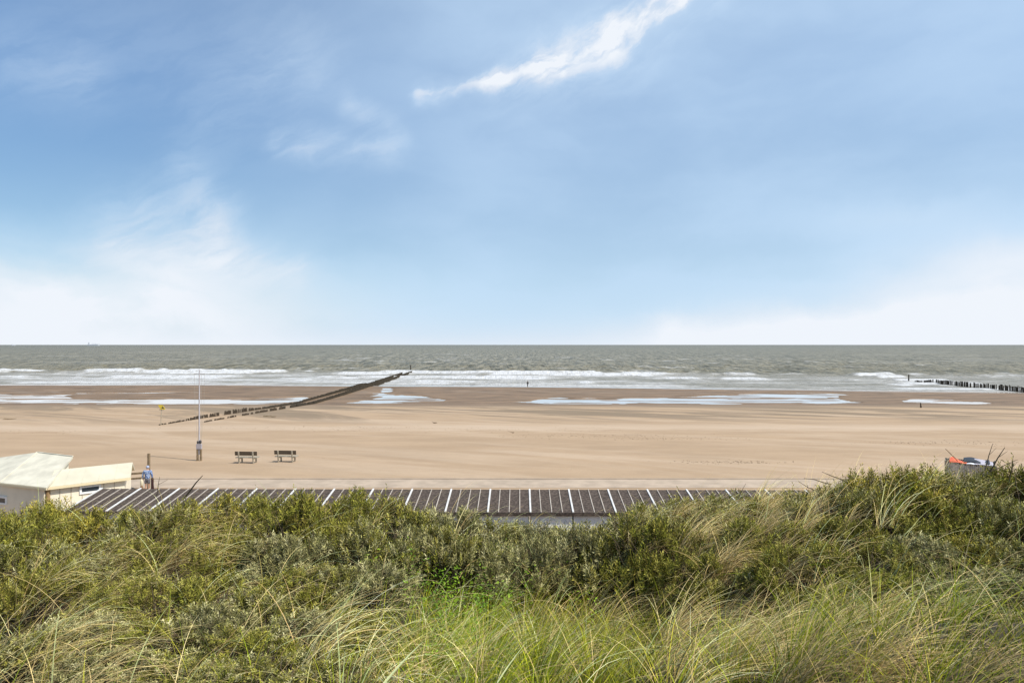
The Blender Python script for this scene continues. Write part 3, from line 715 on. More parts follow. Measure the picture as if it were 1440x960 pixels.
# ------------------------------------------------------------------ groynes
M_pile = mat('groyne_timber', (.040, .031, .020), .9, var=.45, vscale=3, bump=.5, bscale=14)
M_pilet = mat('groyne_timber_dry', (.060, .043, .027), .9, var=.4, vscale=3, bump=.5, bscale=14)
def pile_mesh(seed, r=.14, H=1.0):
    rd = random.Random(seed); n = 9; m_ = MB(); rings = []
    lx, ly = rd.uniform(-.06, .06), rd.uniform(-.06, .06)
    zs = [-1.2, 0, H*.5, H-.05, H]
    pts = [(lx*max(z_, 0), ly*max(z_, 0), z_) for z_ in zs]
    m_.tube(pts, [r*1.05, r, r*rd.uniform(.9, 1), r*.95, r*rd.uniform(.6, .85)], n)
    return m_.mesh('groyne_pile')
PM = [pile_mesh(i, .14+.02*(i % 3)) for i in range(6)]; PMn = [pile_mesh(20+i, .095+.015*(i % 3)) for i in range(4)]
for q in PM: q.materials.append(M_pile)
for q in PMn: q.materials.append(M_pilet)
def ground_or(x, y): return max(gz(x, y), SEA-1.0)
rl = random.Random(3)
individual = []; rest = []
def row_left(X0, Y0, X1, Y1, which):
    L = Y1-Y0; n = int(L/.40)
    for i in range(n):
        t = i/n; y_ = Y0+L*t+rl.uniform(-.06, .06)
        x_ = float(np.interp(y_, [88, 158, 198, 246, 300], [-45.4, -45.7, -45.5, -46.3, -48.2]) if which == 0 else np.interp(y_, [93, 147, 179, 233, 331], [-41.8, -42.1, -42.0, -43.4, -46.6]))+rl.uniform(-.04, .04)
        if y_ < 132 and float(vnoise(y_*.9, which*7.3, 5)) > (.74 if which == 0 else .68): continue
        if rl.random() < (.12 if y_ < 150 else .02): continue
        z_ = ground_or(x_, y_)
        hh = float(np.interp(y_, [88, 94, 100, 116, 122, 160, 200, 240, 330], [.12, .20, .45, .60, .32, .45, .75, .9, .9] if which == 0 else [.10, .15, .22, .32, .40, .55, 1.0, .9, 1.0]))
        hh *= rl.uniform(.95, 1.3)
        top = z_+hh if y_ < 185 else max(z_+hh, SEA+.85*rl.uniform(.93, 1.07)+.15*(y_ > 230))
        (individual if y_ < 999 else rest).append((x_, y_, z_, top, which))
row_left(-45.4, 88, -48.4, 300, 0); row_left(-41.9, 93, -46.4, 330, 1)
lp = sorted(individual, key=lambda p: p[1]); NEAR = 205
near_p, far_p = lp[:NEAR], lp[NEAR:]
def place_pile(p, label, group):
    x_, y_, z_, top = p[:4]
    o = bpy.data.objects.new('groyne_pile', (PMn if y_ < 125 else PM)[rl.randrange(4)]); COL.objects.link(o)
    o.location = (x_, y_, z_); o.scale = (1, 1, max(.1, top-z_)); o.rotation_euler = (0, 0, rl.uniform(0, 6))
    tag(o, label, 'groyne pile', group)
cnt = [0, 0, 0]
def ordn(k): return f"{k}{'th' if 10 <= k % 100 <= 20 else {1: 'st', 2: 'nd', 3: 'rd'}.get(k % 10, 'th')}"
for p in near_p:
    sec = 'sandy landward end' if p[1] < 112 else 'middle stretch'
    if p[4] == 0: cnt[0] += 1; place_pile(p, f'weathered timber pile, {ordn(cnt[0])} from the landward end in the far row of the left groyne', 'piles in the far row of the left groyne')
    else: cnt[1] += 1; place_pile(p, f'weathered timber pile, {ordn(cnt[1])} from the landward end in the near row of the left groyne', 'piles in the near row of the left groyne')
m_ = MB()
for p in far_p:
    x_, y_, z_, top = p[:4]; m_.tube([(x_, y_, z_-.3), (x_+rl.uniform(-.03, .03), y_, top)], [.17, .15], 7)
tag(m_.build('groyne_piles', M_pile), 'dense dark seaward run of the left timber groyne reaching into the surf', 'groyne', kind='stuff')
x_, y_ = -47.2, 318
o = link('beacon_post', pile_mesh(55, .24, 1.0), M_pile, None, (x_, y_, SEA-.3)); o.scale = (1, 1, 3.9)
tag(o, 'taller dark post at the sea end of the left groyne', 'post')
n = 104
for i in range(n):
    t = i/(n-1); y_ = 240-54*t+rl.uniform(-.12, .12); x_ = 141.8-1.2*t+rl.uniform(-.12, .12)
    if i in (9, 21, 22, 41, 58, 59, 80): continue
    z_ = ground_or(x_, y_); hh = float(np.interp(t, [0, .1, .2, 1], [.5, .7, 1.4, 1.55]))*rl.uniform(.82, 1.08)
    top = SEA+hh+.1
    if i > n-3: pass
    cnt[2] += 1; place_pile((x_, y_, z_, top), f'dark timber pile of the right groyne, {ordn(cnt[2])} from the tall marker post', 'piles of the right groyne')
o = link('beacon_post', pile_mesh(56, .22, 1.0), M_pile, None, (142.6, 245.5, SEA-.4)); o.scale = (1, 1, 2.75)
o.data = o.data.copy(); tag(o, 'tall dark marker post at the sea end of the right groyne', 'post')

# ------------------------------------------------------------------ ships on the horizon
M_ship = mat('hazed_hull', (.50, .53, .58), .8); M_ship2 = mat('hazed_house', (.60, .62, .66), .8)  # distance haze is put into these pale hull and bridge colours
def ship(px, Yd, L, label, k=1.):
    X = (px-720)/960*Yd; r = empty('cargo_ship', (X, Yd, SEA)); h = MB()
    L2 = L/2; b = 14*k
    pr_ = [(-L2, 0), (-L2+4, -b), (L2-22, -b), (L2, 0), (L2-22, b), (-L2+4, b)]; n = len(pr_)
    lo = [(a*.96, c*.9, -3) for a, c in pr_]; hi = [(a, c, 15*k+(5*k if a > L2-30 else 0)) for a, c in pr_]
    h.add(lo+hi, [(i, (i+1) % n, (i+1) % n+n, i+n) for i in range(n)]+[tuple(range(n, 2*n)), tuple(range(n))[::-1]]); h.build('hull', M_ship, r)
    MB().box((-L2+22*k, 0, 27*k), (20*k, 20*k, 26*k)).box((-L2+20*k, 0, 44*k), (8*k, 8*k, 10*k)).build('bridge', M_ship2, r)
    for q in (.0, .25, -.22): MB().box((L2*q, 0, 24*k), (5*k, 5*k, 18*k)).build('crane', M_ship2, r)
    tag(r, label, 'ship')
ship(132, 9000, 165, 'faint grey cargo ship on the horizon at the left')
ship(19, 9800, 60, 'tiny faint ship on the horizon near the left picture edge', .5)

# ------------------------------------------------------------------ grey enclosure with tarps, right
Yc = 43.7; KE = 1.15; RE = R(-33); cx0, cx1 = (1329-720)/960*Yc, (1400-720)/960*Yc; zt0, zt1 = zrow(647, Yc), zrow(654, Yc)
zt0, zt1 = 1.60, 1.54
en = empty('storage_pen', (cx0, Yc, 0), RE); tag(en, 'weathered grey board enclosure topped with sheets, seen over the right shrubs', 'enclosure')
Lc = 2.66; bo = MB(); nb = 26
for k in range(nb):
    t = (k+.5)/nb; zt = zt0+(zt1-zt0)*t-.06+.04*math.sin(k*2.3); bo.box((Lc*t, .0, (zt)/2), (Lc/nb-.012, .03, zt))
M_pen = mat('silvered_boards', (.40, .37, .32), .9, var=.25, vscale=6)
bo.build('front_boards', M_pen, en)
bo = MB()
for k in range(14):
    t = (k+.5)/14; bo.box((.0, .05+t*1.9, zt0/2-.05), (.03, 1.9/14-.01, zt0-.1)); bo.box((Lc, .05+t*1.9, zt1/2-.05), (.03, 1.9/14-.01, zt1-.1))
for k in range(nb):
    t = (k+.5)/nb; bo.box((Lc*t, 1.98, (zt1+.05)/2), (Lc/nb-.012, .03, zt1+.05))
bo.build('rear_boards', M_woodg, en)
for sx, sy, hh in ((0, -.04, zt0+.14), (Lc, -.04, zt1+.08), (0, 2.02, zt0), (Lc, 2.02, zt1+.1), (Lc*.62, 1.0, zt0+.15)):
    MB().box((sx, sy, hh/2), (.09, .09, hh)).build('post', M_woodg, en, .008)
def cloth(name, label, x0, x1, y0, y1, zf, m, cat, seed):
    n1, n2 = 22, 12; m_ = MB(); vs = []
    for j in range(n2+1):
        for i in range(n1+1):
            a, b = i/n1, j/n2; x = KE*(x0+(x1-x0)*a); y = y0+(y1-y0)*b
            vs.append((x, y, zf(a, b)+.06*(float(fbm(x*3, y*3, 3, seed))-.5)))
    up = len(vs); vs += [(v[0], v[1], v[2]-.02) for v in vs]; N = n1+1
    fs = []
    for j in range(n2):
        for i in range(n1):
            q = j*N+i; fs.append((q, q+1, q+N+1, q+N)); fs.append((q+up, q+N+up, q+N+1+up, q+1+up))
    for i in range(n1): fs += [(i, i+up, i+1+up, i+1), (n2*N+i, n2*N+i+1, n2*N+i+1+up, n2*N+i+up)]
    for j in range(n2): fs += [(j*N, (j+1)*N, (j+1)*N+up, j*N+up), (j*N+n1, j*N+n1+up, (j+1)*N+n1+up, (j+1)*N+n1)]
    m_.add(vs, fs, True); o = m_.build(name, m, None, loc=(cx0, Yc, 0)); o.rotation_euler = (0, 0, RE); tag(o, label, cat); return o
zz = lambda t: zt0+(zt1-zt0)*t
cloth('red_cloth', 'bright orange red cloth bundled over the left corner of the grey enclosure', .18, .98, -.06, 1.2, lambda a, b: zz(a*.3)+.06+.10*(1-a)*b+.07*math.sin(a*7)*b, mat('red_orange_cloth', (.66, .13, .06), .8, var=.2, vscale=3), 'cloth', 5)
cloth('dark_sheet', 'black plastic sheet sagging across the top of the grey enclosure', .85, 2.05, .3, 1.9, lambda a, b: zz(.5)+.10+.06*math.sin(a*6)+.05*b, mat('black_sheet', (.02, .02, .024), .5), 'sheet', 8)
cloth('white_sheet', 'crumpled white sheet in the middle of the grey enclosure top', .95, 1.45, -.05, .9, lambda a, b: zz(.5)+.035+.13*b*math.sin(a*3.1), mat('white_sheet', (.72, .73, .76), .6), 'sheet', 9)
cloth('grey_sheet', 'pale lilac grey tarpaulin over the right part of the grey enclosure', 1.35, 2.2, .0, 1.7, lambda a, b: zz(.62+.36*a)+.06+.13*(1-a)*b, mat('grey_tarp', (.42, .40, .45), .6), 'sheet', 12)
en2 = MB(); en2.tube([(.88, -.12, zrow(651, Yc)), (.6, -.1, zrow(644, Yc)), (.05, -.1, zrow(632, Yc)), (-.06, -.1, zrow(630, Yc))], [.03, .028, .022, .018], 6)
tag(en2.build('leaning_stick', M_wood, None, loc=(cx0, Yc, 0)), 'thin brown stick leaning left over the orange cloth', 'stick')

# ------------------------------------------------------------------ vegetation
def cam_px(x, y, z): return 720+960*x/y, 484+960*(CAMZ-z)/y
def leaf_quads(base, d, L, w, nrm_):
    """kite shaped leaves: base, tip, two sides"""
    side = np.cross(d, nrm_); side /= np.linalg.norm(side, axis=1, keepdims=True)+1e-9
    mid = base+d*(L*.45)[:, None]+nrm_*(L*.06)[:, None]
    return np.stack([base, mid+side*(w/2)[:, None], base+d*L[:, None], mid-side*(w/2)[:, None]], 1)
def unit(v): return v/(np.linalg.norm(v, axis=-1, keepdims=True)+1e-9)
def shrub_meshes(seed, ntw=520, nl=24, pal=None, leaf=(.034, .058), lw=.0075):
    g = np.random.default_rng(seed)
    # lumpy dome of radius 1 x 1 x 1 : several lobes
    nlobe = 11; rr = np.sqrt(g.uniform(0, .62, nlobe)); aa = np.arange(nlobe)*2.4+g.uniform(0, 1, nlobe)
    lc = np.stack([rr*np.cos(aa), rr*np.sin(aa), .74-.75*rr**2+g.uniform(-.14, .08, nlobe)], -1); lr = g.uniform(.20, .34, nlobe)
    P, N_ = [], []
    while len(P) < ntw:
        k = g.integers(nlobe); v = unit(g.normal(size=3)); v[2] = abs(v[2])*1.2 if g.random() < .93 else v[2]; v = unit(v); p = lc[k]+v*lr[k]*g.uniform(.6, 1.0)**.5
        if p[2] < .04: continue
        P.append(p); N_.append(v)
    P = np.array(P); N_ = np.array(N_)
    D = unit(N_*.85+np.array([.06, 0, .55])+g.normal(size=(ntw, 3))*.25); L = g.uniform(.13, .26, ntw)
    L[g.random(ntw) < .10] *= 1.6
    # twig positions start under the surface
    P0_ = P-D*(L*.55)[:, None]
    t = np.tile(np.linspace(.05, 1.0, nl), (ntw, 1)); ph = g.uniform(0, 6.28, (ntw, 1))+np.arange(nl)[None, :]*2.4
    base = P0_[:, None, :]+D[:, None, :]*(t*L[:, None])[..., None]
    a = unit(np.cross(D, np.array([.3, .9, .1]))); b = np.cross(D, a)
    rad = a[:, None, :]*np.cos(ph)[..., None]+b[:, None, :]*np.sin(ph)[..., None]
    opn = (1.0-.45*t)[..., None]
    d = unit(rad*opn+D[:, None, :]*(.60)+g.normal(size=(ntw, nl, 3))*.12)
    Lf = g.uniform(*leaf, (ntw, nl))*(1.1-.35*t); wf = g.uniform(.8, 1.25, (ntw, nl))*lw
    d = d.reshape(-1, 3); base = base.reshape(-1, 3); nn = unit(np.cross(np.cross(d, D.repeat(nl, 0)), d)+g.normal(size=d.shape)*.3)
    Q = leaf_quads(base, d, Lf.ravel(), wf.ravel(), nn)
    pal = np.array(pal)*.88; ci = g.integers(0, len(pal), ntw); c = pal[ci]*(.35+1.15*g.random((ntw, 1)))
    c = c.repeat(nl, 0)*g.uniform(.85, 1.15, (ntw*nl, 1)); tip = (t.ravel() > .8)[:, None]; c = np.where(tip, c*1.25+np.array([.012, .012, .0]), c)
    Vv = Q.reshape(-1, 3); F = np.arange(len(Vv)).reshape(-1, 4)
    fol = quads_mesh('foliage', Vv, F, np.clip(c, 0, 1).repeat(4, 0), False)
    m_ = MB()
    for k in range(16):
        a_ = g.uniform(0, 6.28); r_ = g.uniform(.2, .7); p1 = Vector((r_*math.cos(a_), r_*math.sin(a_), .85-.5*r_)); p2 = p1+Vector((g.uniform(-.15, .25), g.uniform(-.15, .15), g.uniform(.10, .28)))
        m_.tube([p1*.3, p1, p2], [.010, .006, .002], 4, False); m_.tube([p1.lerp(p2, .3), p1.lerp(p2, .7)+Vector((g.uniform(-.1, .1), g.uniform(-.1, .1), .03))], [.004, .0015], 4, False)
    for k in g.choice(ntw, 70, replace=False):
        r0 = Vector((g.uniform(-.12, .12), g.uniform(-.12, .12), -.12)); p1 = Vector(P0_[k]); mid = r0.lerp(p1, .5)+Vector((g.uniform(-.05, .05), g.uniform(-.05, .05), .05))
        m_.tube([r0, mid, p1, Vector(P[k])], [.016, .010, .005, .002], 4, False)
    return fol, m_.mesh('branches')
OL = [(.225, .220, .036), (.285, .270, .048), (.140, .145, .024), (.355, .325, .085), (.240, .205, .042)]
SI = [(.370, .345, .160), (.300, .285, .110), (.470, .435, .235), (.195, .190, .070), (.340, .305, .135)]
YE = [(.410, .335, .058), (.315, .280, .045), (.350, .305, .075), (.195, .190, .030)]
M_leaf = mat('shrub_leaf', attr='col', rough=.6, spec=.08, trans=.07)
M_branch = mat('shrub_bark', (.13, .095, .06), .9, var=.3)
VAR = []
for k, (pal, lf, lw, nt_) in enumerate([(OL, (.065, .100), .016, 430), (OL, (.060, .090), .015, 440), (SI, (.065, .105), .016, 430), (SI, (.068, .105), .016, 430), (YE, (.060, .090), .0155, 440), (OL+SI, (.062, .095), .0155, 440)]):
    f_, b_ = shrub_meshes(100+k, nt_, 16, pal, lf, lw); f_.materials.append(M_leaf); b_.materials.append(M_branch); VAR.append((f_, b_))
SK = [(-150, 705), (0, 708), (60, 700), (100, 718), (150, 714), (200, 710), (240, 704), (290, 699), (330, 694), (360, 696), (400, 694), (440, 688), (480, 684), (520, 690), (570, 700), (620, 704), (680, 712), (730, 722), (800, 729), (850, 724), (880, 710), (950, 700), (1000, 697), (1050, 697), (1100, 699), (1150, 686), (1200, 668), (1250, 660), (1300, 656), (1350, 659), (1400, 660), (1440, 653), (1600, 650)]
SKX = [a for a, b in SK]; SKY_ = [b+(4 if a < 620 else 8 if a < 900 else 1) for a, b in SK]
shrubs = []            # px, top row, Y, radius factor, variant pool, tier
rs = random.Random(5)
pxx = -130
while pxx < 1580:
    Yd = 12.3+rs.uniform(-.7, .7)
    v = [0, 1, 4] if (pxx < 200 or 420 < pxx < 560) else ([2, 3, 5] if 560 < pxx < 850 else [0, 1, 5, 4])
    if 900 < pxx < 1130: v = [0, 5, 1]
    shrubs.append((pxx, float(np.interp(pxx, SKX, SKY_)), Yd, 1.0, v, 'crest')); pxx += rs.uniform(34, 50)
for q in [(30, 735, 10.3, 'm'), (100, 752, 9.9, 'm'), (-30, 760, 9.4, 'm'), (50, 790, 8.6, 'm'), (190, 748, 10.4, 'm'), (255, 755, 10.2, 'm'), (320, 742, 10.8, 'm'), (385, 745, 10.6, 's'), (425, 740, 10.6, 's'), (478, 728, 11.1, 'o'), (530, 735, 10.9, 's'), (450, 790, 9.3, 's'), (520, 780, 9.5, 's'), (400, 800, 9, 'm'),
          (590, 732, 11.2, 's'), (640, 740, 11.1, 's'), (695, 748, 11.2, 's'), (750, 752, 11.3, 's'), (805, 752, 11.5, 's'), (860, 745, 11.6, 'm'), (915, 738, 11.2, 'm'), (965, 735, 11, 'm'), (1020, 732, 10.8, 'm'), (1075, 732, 10.6, 'o'), (1130, 728, 10.7, 'o'), (1185, 716, 10.8, 'm'), (1240, 708, 10.9, 'm'), (1295, 700, 11, 'm'), (1350, 700, 10.9, 'm'), (1405, 702, 10.7, 'y'), (1460, 705, 10.5, 'y'),
          (1120, 775, 9.2, 'm'), (1180, 765, 9.2, 'o'), (1240, 770, 9, 'm'), (1295, 760, 9.2, 's'), (1255, 810, 8.1, 'm'), (1190, 815, 8.2, 'o'), (1375, 755, 9.2, 'y'), (1430, 760, 9.0, 'y'), (1385, 800, 7.7, 's'), (1440, 810, 7.4, 's'), (1340, 825, 7.7, 's'), (1420, 850, 6.7, 's'), (1490, 840, 7, 's'),
          (1060, 785, 9.6, 'm'), (990, 770, 10, 'm'), (150, 815, 8.2, 'm'), (225, 810, 8.3, 'm'), (300, 805, 8.4, 'm'), (350, 830, 7.8, 'm'), (120, 860, 6.9, 's'), (205, 870, 6.7, 'm'), (285, 862, 7.0, 's'), (350, 885, 6.4, 'm'), (420, 868, 7.0, 's'), (480, 865, 7.1, 'm'), (40, 880, 6.4, 'm'), (150, 915, 5.8, 's'), (250, 925, 5.7, 'm'), (330, 930, 5.6, 'm'), (430, 925, 5.8, 's')]:
    v = {'m': [0, 1, 5], 's': [2, 3, 5], 'o': [0, 1], 'y': [4, 5]}[q[3]]
    shrubs.append((q[0], q[1], q[2], .84, v, 'low' if q[1] > 800 else 'mid'))
count = {'crest': 0, 'mid': 0, 'low': 0}
shrubs.sort(key=lambda s: (s[5], s[0]))
def nth(k):
    tens = ['', '', 'twenty', 'thirty', 'forty']; return ORD[k] if k < 20 else tens[(k+1)//10]+('-'+ORD[(k+1) % 10-1] if (k+1) % 10 else 'eth')
def land(px):
    for a, t in ((75, 'below the cream pavilions'), (170, 'below the leftmost cabins'), (300, 'below the flagpole'), (420, 'below the benches'), (560, 'left of centre'), (850, 'in the central hollow'), (1020, 'beyond the central hollow'), (1180, 'below the rightmost cabins'), (1320, 'left of the grey enclosure'), (1400, 'below the grey enclosure')):
        if px < a: return t
    return 'at the right edge'
shrub_objs = []; SHR = []
for (px, top, Y, rf, v, tier) in shrubs:
    if tier != 'crest': top += rs.uniform(-10, 12)
    X = (px-720)/960*Y; g_ = float(dune_z(X, Y)); zt = CAMZ-(top-484)*Y/960; H = zt-g_
    H = max(.42, min(1.7, H+.0)); rad = rf*max(.62, min(.95, .55+.3*H))*rs.uniform(.95, 1.15); k = rs.choice(v)
    o = empty('sea_buckthorn', (X, Y, zt-H*1.0), rs.uniform(0, 6.28)); o.scale = (rad, rad, H/1.0)
    f = link('foliage', VAR[k][0], None, o); b = link('branches', VAR[k][1], None, o)
    i = count[tier]; count[tier] += 1
    tone = {0: 'olive green', 1: 'olive green', 2: 'silvery green', 3: 'silvery green', 4: 'yellowish green', 5: 'mixed green'}[k]
    where = {'crest': 'on the dune crest', 'mid': 'just below the crest', 'low': 'in the foreground'}[tier]
    tag(o, f'{tone} shrub {land(px)}, {nth(i)} from left {where}', 'shrub', 'sea buckthorn shrubs on the dune')
    SHR.append((X, Y, rad, H)); shrub_objs.append(o)
# dead twigs poking out of the crest
def bare(px0, row0, px1, row1, Y, th=.010, fork=True):
    a = Vector(((px0-720)/960*Y, Y, zrow(row0, Y))); b = Vector(((px1-720)/960*Y, Y-.1, zrow(row1, Y)))
    a0 = a-(b-a)*.3; best = min(shrub_objs, key=lambda o: (o.location.x-a.x)**2+(o.location.y-a.y)**2)
    m_ = MB(); mid = a.lerp(b, .5)+Vector((rs.uniform(-.02, .02), 0, rs.uniform(-.02, .02)))
    m_.tube([a0, a, mid, b], [th, th*.9, th*.7, th*.35], 5)
    if fork:
        e = mid+(b-mid)*.7+Vector((.12, .05, -.02)); m_.tube([mid, e], [th*.5, th*.25], 4)
    o = m_.build('bare_twig', M_branch)
    loc = Matrix.Translation(best.location) @ Matrix.Rotation(best.rotation_euler.z, 4, 'Z') @ Matrix.Diagonal((*best.scale, 1))
    inv = loc.inverted(); o.data.transform(inv); o.parent = best
for q in [(267, 690, 289, 666, 12, .016, False), (222, 690, 229, 668, 12.2, .008, True), (1160, 678, 1127, 670, 12.3, .012, False), (1150, 690, 1119, 674, 12.3, .010, True), (1180, 672, 1152, 661, 12.2, .012, False), (1387, 652, 1390, 622, 12.3, .010, True), (1396, 655, 1407, 627, 12.3, .014, True), (1402, 658, 1425, 644, 12.3, .008, True), (1315, 664, 1306, 650, 12.2, .007, True), (1040, 695, 1046, 677, 12.2, .006, False), (1276, 664, 1274, 650, 12.1, .006, True), (1420, 668, 1418, 642, 12.0, .009, True), (1240, 670, 1234, 658, 12, .006, True)]: bare(*q)

# grass: blades of marram, one object per kind
def blades(base, L, az_, th0, bend, w, cols, nseg=6, droop=None):
    n = len(L); t = np.linspace(0, 1, nseg+1); th = th0[:, None]+bend[:, None]*t[None, :]**1.3
    ds = L[:, None]/nseg; hx = np.sin(th)*ds; hz_ = np.cos(th)*ds
    cx = np.concatenate([np.zeros((n, 1)), np.cumsum(hx[:, 1:], 1)], 1); cz = np.concatenate([np.zeros((n, 1)), np.cumsum(hz_[:, 1:], 1)], 1)
    P = base[:, None, :]+np.stack([cx*np.cos(az_)[:, None], cx*np.sin(az_)[:, None], cz], -1)
    sa = az_+math.pi/2+rng.normal(size=n)*.5; side = np.stack([np.cos(sa), np.sin(sa), rng.normal(size=n)*.15], -1)
    ww = w[:, None]*np.clip(1.02-t[None, :]**1.6, .06, 1)*.5
    A = P-side[:, None, :]*ww[..., None]; B = P+side[:, None, :]*ww[..., None]
    V_ = np.stack([A, B], 2).reshape(n, -1, 3); m = 2*(nseg+1)
    f = np.array([[2*k, 2*k+1, 2*k+3, 2*k+2] for k in range(nseg)]); F = (np.arange(n)[:, None, None]*m+f[None]).reshape(-1, 4)
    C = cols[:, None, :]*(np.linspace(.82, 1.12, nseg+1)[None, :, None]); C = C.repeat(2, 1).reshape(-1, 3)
    return V_.reshape(-1, 3), F, np.clip(C, 0, 1)
def gauss(px, row, L_):
    s = np.zeros(np.shape(px))
    for (cx, cy, rx, ry, a_) in L_: s = np.maximum(s, a_*np.exp(-((px-cx)/rx)**2-((row-cy)/ry)**2))
    return s
def scatter(n, yr=(3.3, 13.2)):
    Y = np.sqrt(rng.uniform(yr[0]**2, yr[1]**2, n)); X = rng.uniform(-1, 1, n)*(Y*.86+1.3); return X, Y
def shrub_cover(X, Y):
    s = np.zeros(len(X))
    for (sx, sy, r_, h_) in SHR: s = np.maximum(s, h_*np.clip(1.05-(np.hypot(X-sx, Y-sy)/(r_*.95))**2, 0, 1)*.75)
    return s
def tufted(X, Y, amt=.10, cell=.42):
    """pull blades together into tufts"""
    cx = (np.floor(X/cell)+.5+.7*(hash2(np.floor(X/cell), np.floor(Y/cell), 3)-.5))*cell; cy = (np.floor(Y/cell)+.5+.7*(hash2(np.floor(X/cell), np.floor(Y/cell), 4)-.5))*cell
    k = rng.uniform(.15, .75, len(X)); X2, Y2 = cx+(X-cx)*k, cy+(Y-cy)*k
    return X2, Y2, hash2(np.floor(X/cell), np.floor(Y/cell), 8), np.arctan2(Y-cy, X-cx)
def pick(pal, n, h=None): 
    pal = np.array(pal); return pal[rng.integers(0, len(pal), n)]*rng.uniform(.75, 1.25, (n, 1))
Z_GREEN = [(690, 900, 170, 100, 1.1), (590, 860, 70, 70, .6), (850, 900, 90, 60, .9), (1150, 920, 190, 50, .9), (1180, 865, 60, 30, .5), (1340, 840, 60, 40, .4), (330, 790, 60, 30, .35), (200, 820, 60, 25, .4), (60, 850, 60, 30, .4), (290, 935, 160, 40, .45), (480, 930, 90, 50, .6), (1400, 940, 80, 40, .7), (700, 790, 90, 45, .5), (1350, 910, 110, 50, .7), (800, 830, 80, 40, .6)]
Z_STRAW = [(960, 795, 110, 50, 1.15), (1060, 750, 110, 45, 1.0), (930, 850, 90, 35, .7), (1010, 830, 90, 50, 1.0), (1090, 865, 90, 40, .7), (1230, 930, 180, 38, 1.0), (1010, 925, 90, 35, .7), (1170, 705, 110, 28, .7), (1250, 725, 90, 26, .7), (1330, 700, 60, 20, .3), (100, 870, 110, 28, .6), (200, 838, 90, 22, .8), (50, 940, 110, 34, .7), (340, 704, 90, 16, 1.0), (400, 905, 70, 26, .35), (530, 935, 90, 30, .45), (250, 790, 110, 20, .3), (330, 745, 110, 22, .6), (900, 740, 60, 20, .3)]
def grass_set(n, zones, base_p, Lr, palf, th, bd, wind, wr, tuft=.42, yr=(3.3, 13.2), shrub_keep=.25, nseg=6, ride=False):
    X, Y = scatter(n, yr); Zg = dune_z(X, Y); px, row = cam_px(X, Y, Zg+.3)
    p = base_p+gauss(px, row, zones)+.25*(fbm(X*.8, Y*.8, 3, 900)-.5); p = p*np.where(shrub_cover(X, Y) > 0, shrub_keep, 1.)
    keep = rng.random(n) < p; X, Y, px, row = X[keep], Y[keep], px[keep], row[keep]; n = len(X)
    X, Y, hsh, ta = tufted(X, Y, cell=tuft); Zg = dune_z(X, Y)-.03+(np.maximum(0, shrub_cover(X, Y)-.12) if ride else 0)
    L = rng.uniform(*Lr, n)*(.8+.4*hsh)
    tw = .12+1.1*(fbm(X*.5, Y*.5, 2, 71)-.5)+.5*(hsh-.5)
    az_ = np.where(rng.random(n) < wind, tw+rng.normal(0, .32, n), ta+rng.normal(size=n)*.6)
    th0 = np.abs(rng.normal(th, .18, n)); bend = rng.uniform(*bd, n); w = rng.uniform(*wr, n)
    c = palf(n, px, row, hsh)*(.38+1.15*hash2(np.floor(X/tuft), np.floor(Y/tuft), 31))[:, None]
    return blades(np.stack([X, Y, Zg], -1), L, az_, th0, bend, w, c, nseg)
GRN = [(.300, .370, .014), (.240, .320, .012), (.420, .440, .022), (.150, .210, .014), (.520, .490, .045), (.125, .160, .030)]
STR = [(.90, .69, .30), (.76, .55, .23), (.96, .78, .40), (.50, .34, .15), (.82, .63, .30), (.42, .33, .10)]
BLU = [(.36, .40, .17), (.44, .48, .22), (.26, .31, .12)]
def pal_green(n, px, row, h):
    c = pick(GRN, n); s = rng.random(n) < (.08+.14*h); c[s] = pick(STR, int(s.sum())); d = rng.random(n) < .06; c[d] = pick(BLU, int(d.sum()))
    warm = gauss(px, row, [(810, 850, 90, 50, .9), (1300, 900, 160, 60, .6), (960, 940, 160, 40, .6), (20, 900, 80, 60, .8)])[:, None]
    return c*(1-.5*warm)+np.array([.45, .34, .035])*.5*warm
def pal_straw(n, px, row, h):
    c = pick(STR, n); g = rng.random(n) < .05; c[g] = pick(GRN, int(g.sum())); return c
M_grass = mat('grass_blade', attr='col', rough=.6, spec=.08, trans=.14)
def stuff(name, label, parts, m):
    vs, fs, cs = [], [], []; k = 0
    for v, f, c in parts: vs.append(v); fs.append(f+k); cs.append(c); k += len(v)
    me = quads_mesh(name, np.concatenate(vs), np.concatenate(fs), np.concatenate(cs), True)
    o = link(name, me, m); tag(o, label, 'grass', kind='stuff'); return o
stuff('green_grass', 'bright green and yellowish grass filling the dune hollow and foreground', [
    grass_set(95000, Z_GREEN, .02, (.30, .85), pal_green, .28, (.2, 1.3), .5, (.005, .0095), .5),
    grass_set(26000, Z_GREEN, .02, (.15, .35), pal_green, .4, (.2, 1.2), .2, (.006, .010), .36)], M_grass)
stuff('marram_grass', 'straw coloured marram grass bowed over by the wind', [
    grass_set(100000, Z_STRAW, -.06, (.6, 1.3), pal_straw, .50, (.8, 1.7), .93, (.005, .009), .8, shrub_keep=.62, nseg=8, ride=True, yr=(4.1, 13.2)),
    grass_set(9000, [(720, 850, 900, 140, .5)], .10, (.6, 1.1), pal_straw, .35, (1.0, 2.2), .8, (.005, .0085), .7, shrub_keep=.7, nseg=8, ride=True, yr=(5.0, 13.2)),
    grass_set(3500, [(720, 860, 900, 120, .5)], .10, (.7, 1.2), lambda n, a, b, h: pick(BLU, n), .3, (.8, 1.9), .7, (.007, .012), .7, shrub_keep=.7, nseg=8, ride=True, yr=(5.0, 13.2))], M_grass)
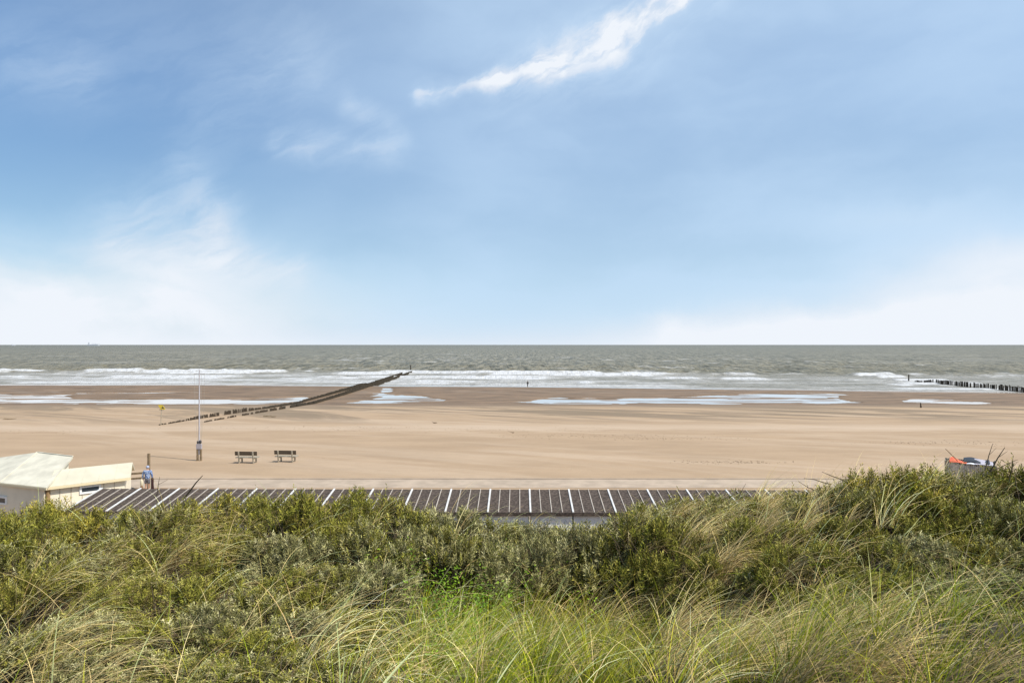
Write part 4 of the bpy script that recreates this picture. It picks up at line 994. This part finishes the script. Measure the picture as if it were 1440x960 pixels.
# undergrowth on the dark gaps: short dead and green mixed blades everywhere
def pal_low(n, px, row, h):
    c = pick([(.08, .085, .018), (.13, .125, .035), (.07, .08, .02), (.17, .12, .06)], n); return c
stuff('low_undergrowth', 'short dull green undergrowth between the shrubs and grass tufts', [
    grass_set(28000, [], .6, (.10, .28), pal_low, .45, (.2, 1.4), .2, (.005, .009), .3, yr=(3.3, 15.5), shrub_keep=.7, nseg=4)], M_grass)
# broad leaved herbs in the hollow
def herbs(n, zones):
    X, Y = scatter(n, (6.0, 12.5)); Zg = dune_z(X, Y); px, row = cam_px(X, Y, Zg+.3)
    k = rng.random(n) < gauss(px, row, zones); X, Y, Zg = X[k], Y[k], Zg[k]; n = len(X); nl = 22
    H = rng.uniform(.4, .85, n); t = rng.uniform(.25, 1, (n, nl)); ph = rng.uniform(0, 6.28, (n, nl))
    base = np.stack([X, Y, Zg], -1)[:, None, :]+np.stack([.10*np.cos(ph)*rng.uniform(0, 1, (n, nl)), .10*np.sin(ph)*rng.uniform(0, 1, (n, nl)), t*H[:, None]], -1)
    d = unit(np.stack([np.cos(ph), np.sin(ph), rng.uniform(-.1, .7, (n, nl))], -1)); base = base.reshape(-1, 3); d = d.reshape(-1, 3)
    nn = unit(np.cross(np.cross(d, np.tile([0, 0, 1.], (len(d), 1))), d)+rng.normal(size=d.shape)*.25)
    L = rng.uniform(.035, .075, len(d)); Q = leaf_quads(base, d, L, L*.45, nn).reshape(-1, 3)
    c = pick([(.16, .27, .02), (.21, .32, .025), (.10, .19, .02)], n).repeat(nl*4, 0)
    return Q, np.arange(len(Q)).reshape(-1, 4), c
o = stuff('leafy_herbs', 'fresh green broad leaved herbs in the shady dune hollow', [herbs(9000, [(690, 770, 80, 35, .9), (650, 850, 60, 40, .4), (740, 800, 60, 30, .8), (600, 790, 60, 30, .4), (640, 760, 40, 20, .7)])], M_leaf)
o['category'] = 'herbs'
# pale folded reed leaves close to the lens at the bottom
def reed(px0, row0, px1, row1, Y, w, label):
    a = Vector(((px0-720)/960*Y, Y, zrow(row0, Y))); b = Vector(((px1-720)/960*Y, Y+.25, zrow(row1, Y))); m_ = MB(); L = b-a; side = L.cross(Vector((0, 1, .3))).normalized(); up = L.cross(side).normalized()
    vs = []; n_ = 9
    for i in range(n_):
        t = i/(n_-1); c = a-L*.6*(1-t)+L*t*1.0+Vector((0, 0, .03*math.sin(t*3))); ww = w*(1-t**2.5)+.001
        vs += [c-side*ww, c+up*ww*.5, c+side*ww]
    fs = []
    for i in range(n_-1):
        for j in range(2): q = i*3+j; fs.append((q, q+1, q+4, q+3))
    m_.add(vs, fs, True); o = m_.build('broad_grass_blade', mat('pale_blade', (.40, .44, .22), .5, var=.2)); tag(o, label, 'grass blade')
reed(540, 965, 588, 924, 4.6, .010, 'broad pale green grass blade at the bottom edge, left of centre')
reed(700, 962, 742, 922, 4.9, .006, 'narrow pale blade curling at the bottom edge below the hollow')
